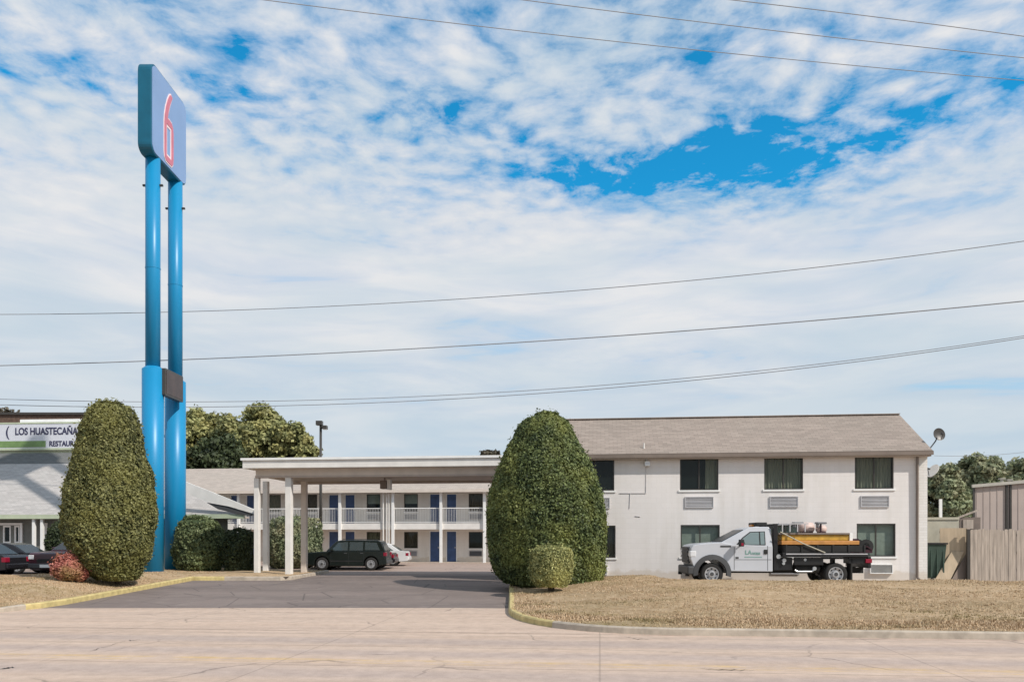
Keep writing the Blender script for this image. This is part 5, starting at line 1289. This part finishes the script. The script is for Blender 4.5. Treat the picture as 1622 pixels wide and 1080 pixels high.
# ================================================================== sky, sun, camera
el, az = math.radians(42), 0     # azimuth measured from the view axis turning right ; sun stands right, a little behind the camera
SUN = Vector((math.sin(math.radians(128))*math.cos(el), math.cos(math.radians(128))*math.cos(el), math.sin(el)))
sd = bpy.data.lights.new('sun', 'SUN'); sd.energy = 3.6; sd.angle = math.radians(1.0); sd.color = (1, .94, .86)
so = bpy.data.objects.new('sun', sd); C.objects.link(so); so.rotation_euler = SUN.to_track_quat('Z', 'Y').to_euler(); so.location = (30, -20, 40)
wd = bpy.data.worlds.new('World'); bpy.context.scene.world = wd; wd.use_nodes = True
nt = wd.node_tree; bg = nt.nodes['Background']
sky = nt.nodes.new('ShaderNodeTexSky'); sky.sky_type = 'NISHITA'; sky.sun_disc = False; sky.sun_elevation = el; sky.sun_rotation = math.radians(128); sky.air_density = 1.0; sky.dust_density = .6; sky.ozone_density = 3.0
tc = nt.nodes.new('ShaderNodeTexCoord'); sp = nt.nodes.new('ShaderNodeSeparateXYZ'); L(nt, tc.outputs['Generated'], sp.inputs[0])
dx_, dy_, dzz = sp.outputs
zc = math_(nt, 'ADD', math_(nt, 'MAXIMUM', dzz, 0.0), .03)
def comb(x, y, z=0.0):
    n = nt.nodes.new('ShaderNodeCombineXYZ')
    for i, v in enumerate((x, y, z)):
        if isinstance(v, (int, float)): n.inputs[i].default_value = v
        else: L(nt, v, n.inputs[i])
    return n.outputs[0]
qx, qy = math_(nt, 'DIVIDE', dx_, zc), math_(nt, 'DIVIDE', dy_, zc)       # the flat cloud deck overhead
Q = comb(qx, qy)
# azimuth / height angles of the sight line
azn = math_(nt, 'ARCTAN2', dx_, dy_); eln = math_(nt, 'ARCSINE', dzz)
def blob(px, py, wx, wy, amp, rot=0.0):
    a0 = math.atan2(px-CX, F); ee = math.atan((HY-py)/math.hypot(px-CX, F)); sxx, syy = wx/F, wy/F*.8
    u = math_(nt, 'SUBTRACT', azn, a0); v = math_(nt, 'SUBTRACT', eln, ee)
    c_, s__ = math.cos(rot), math.sin(rot)
    ur = math_(nt, 'ADD', math_(nt, 'MULTIPLY', u, c_), math_(nt, 'MULTIPLY', v, s__)); vr = math_(nt, 'SUBTRACT', math_(nt, 'MULTIPLY', v, c_), math_(nt, 'MULTIPLY', u, s__))
    r2 = math_(nt, 'ADD', math_(nt, 'POWER', math_(nt, 'ABSOLUTE', math_(nt, 'DIVIDE', ur, sxx)), 2.0), math_(nt, 'POWER', math_(nt, 'ABSOLUTE', math_(nt, 'DIVIDE', vr, syy)), 2.0))
    return math_(nt, 'MULTIPLY', math_(nt, 'POWER', 2.718, math_(nt, 'MULTIPLY', r2, -1.0)), amp)
gaps = None
for a in ((1200, 262, 230, 60, .42), (1165, 215, 60, 30, .18), (950, 275, 170, 36, .32), (1400, 225, 130, 34, .12, .2), (1370, 128, 150, 18, .13), (1340, 172, 90, 16, .12), (690, 168, 70, 24, .24), (345, 138, 90, 18, .30), (385, 75, 35, 32, .22), (100, 115, 150, 26, .2),
          (1560, 150, 110, 40, .12), (820, 215, 60, 28, .14), (1080, 95, 160, 40, .11), (1530, 88, 70, 18, .16), (940, 30, 260, 30, .07), (270, 35, 60, 25, .16), (1230, 325, 220, 22, .13), (620, 195, 160, 30, .12),
          (1000, 565, 240, 18, .10), (560, 620, 300, 16, .10), (30, 400, 160, 22, .12), (700, 600, 260, 30, .07), (1600, 300, 140, 40, .10)):
    g_ = blob(*a); gaps = g_ if gaps is None else math_(nt, 'ADD', gaps, g_)
# puffs in the upper deck, smooth veil nearer the horizon
Qw = nt.nodes.new('ShaderNodeVectorMath'); Qw.operation = 'ADD'; L(nt, Q, Qw.inputs[0])
nz_ = nt.nodes.new('ShaderNodeTexNoise'); nz_.inputs['Scale'].default_value = 2.6; nz_.inputs['Detail'].default_value = 3; L(nt, Q, nz_.inputs['Vector'])
sc_ = nt.nodes.new('ShaderNodeVectorMath'); sc_.operation = 'SCALE'; sc_.inputs[3].default_value = .16; L(nt, nz_.outputs[1], sc_.inputs[0]); L(nt, sc_.outputs[0], Qw.inputs[1])
puff = noise(nt, Qw.outputs[0], 12.0, 8, .62)
vo = nt.nodes.new('ShaderNodeTexVoronoi'); vo.feature = 'SMOOTH_F1'; vo.inputs['Scale'].default_value = 14.0; vo.inputs['Smoothness'].default_value = .6; L(nt, Qw.outputs[0], vo.inputs['Vector'])
cell = math_(nt, 'SUBTRACT', 1.0, vo.outputs[0])
big = noise(nt, Q, 1.5, 4, .55)
puffv = math_(nt, 'ADD', math_(nt, 'MULTIPLY', math_(nt, 'SUBTRACT', puff, .5), 1.0), math_(nt, 'MULTIPLY', cell, .42)); puffv = math_(nt, 'ADD', puffv, .27)
streak = noise(nt, comb(math_(nt, 'MULTIPLY', azn, 3.0), math_(nt, 'MULTIPLY', eln, 17.0)), 1.3, 6, .55, .7)
hi = ramp(nt, eln, [(.31, 0.0), (.45, 1.0)])
dens = mixc(nt, hi, streak, puffv)
cov = math_(nt, 'ADD', math_(nt, 'MULTIPLY', math_(nt, 'SUBTRACT', big, .5), .40), mixc(nt, hi, (.25,)*3, (.07,)*3))
gaps = math_(nt, 'MULTIPLY', gaps, math_(nt, 'MAXIMUM', .1, math_(nt, 'ADD', -.55, math_(nt, 'MULTIPLY', noise(nt, Qw.outputs[0], 10.0, 8, .68), 3.1))))
val = math_(nt, 'SUBTRACT', math_(nt, 'ADD', dens, cov), gaps)
alpha = mixc(nt, hi, ramp(nt, val, [(.22, 0.0), (.34, .5), (.60, 1.0)]), ramp(nt, val, [(.20, 0.0), (.34, .40), (.46, .74), (.60, .93), (.72, 1.0)]))
# cloud tint : thick parts white, thin undersides blue grey
cb = ramp(nt, val, [(.42, (.54, .67, .84)), (.62, (.67, .74, .84)), (.84, (.85, .86, .88))])
warm = blob(560, 300, 700, 110, .35); cb = mixc(nt, warm, cb, (.86, .85, .84))
cool = ramp(nt, noise(nt, comb(math_(nt, 'MULTIPLY', azn, 2.0), math_(nt, 'MULTIPLY', eln, 9.0)), 1.6, 4, .5, .4), [(.42, 0.0), (.68, 1.0)])
cb = mixc(nt, math_(nt, 'MULTIPLY', cool, .7), cb, (.58, .70, .80))
low = ramp(nt, eln, [(0.05, 1.0), (.27, 0.0)]); cb = mixc(nt, math_(nt, 'MULTIPLY', low, .7), cb, (.52, .67, .78))
STR = .12
skyc = mixc(nt, 1.0, sky.outputs[0], (.10, 1.15, 1.38), 'MULTIPLY')
def scale_(c, k):
    n = nt.nodes.new('ShaderNodeVectorMath'); n.operation = 'SCALE'; L(nt, c, n.inputs[0]); n.inputs[3].default_value = k; return n.outputs[0]
mm = nt.nodes.new('ShaderNodeMix'); mm.data_type = 'RGBA'; L(nt, alpha, mm.inputs[0]); L(nt, skyc, mm.inputs[6]); L(nt, scale_(cb, 1/STR*.80), mm.inputs[7])
L(nt, mm.outputs[2], bg.inputs[0]); bg.inputs[1].default_value = STR

cam = bpy.data.cameras.new('camera'); co = bpy.data.objects.new('camera', cam); C.objects.link(co)
co.location = (0, 0, EYE); co.rotation_euler = (PI/2, 0, 0); cam.sensor_width = 36; cam.lens = F*36/1622; cam.shift_y = (HY-540)/1622
cam.clip_start = .1; cam.clip_end = 3000
sc = bpy.context.scene; sc.camera = co
sc.view_settings.view_transform = 'Standard'; sc.view_settings.look = 'None'; sc.view_settings.exposure = .22; sc.view_settings.gamma = 1
sc.cycles.max_bounces = 6; sc.cycles.transparent_max_bounces = 12; sc.cycles.use_denoising = True
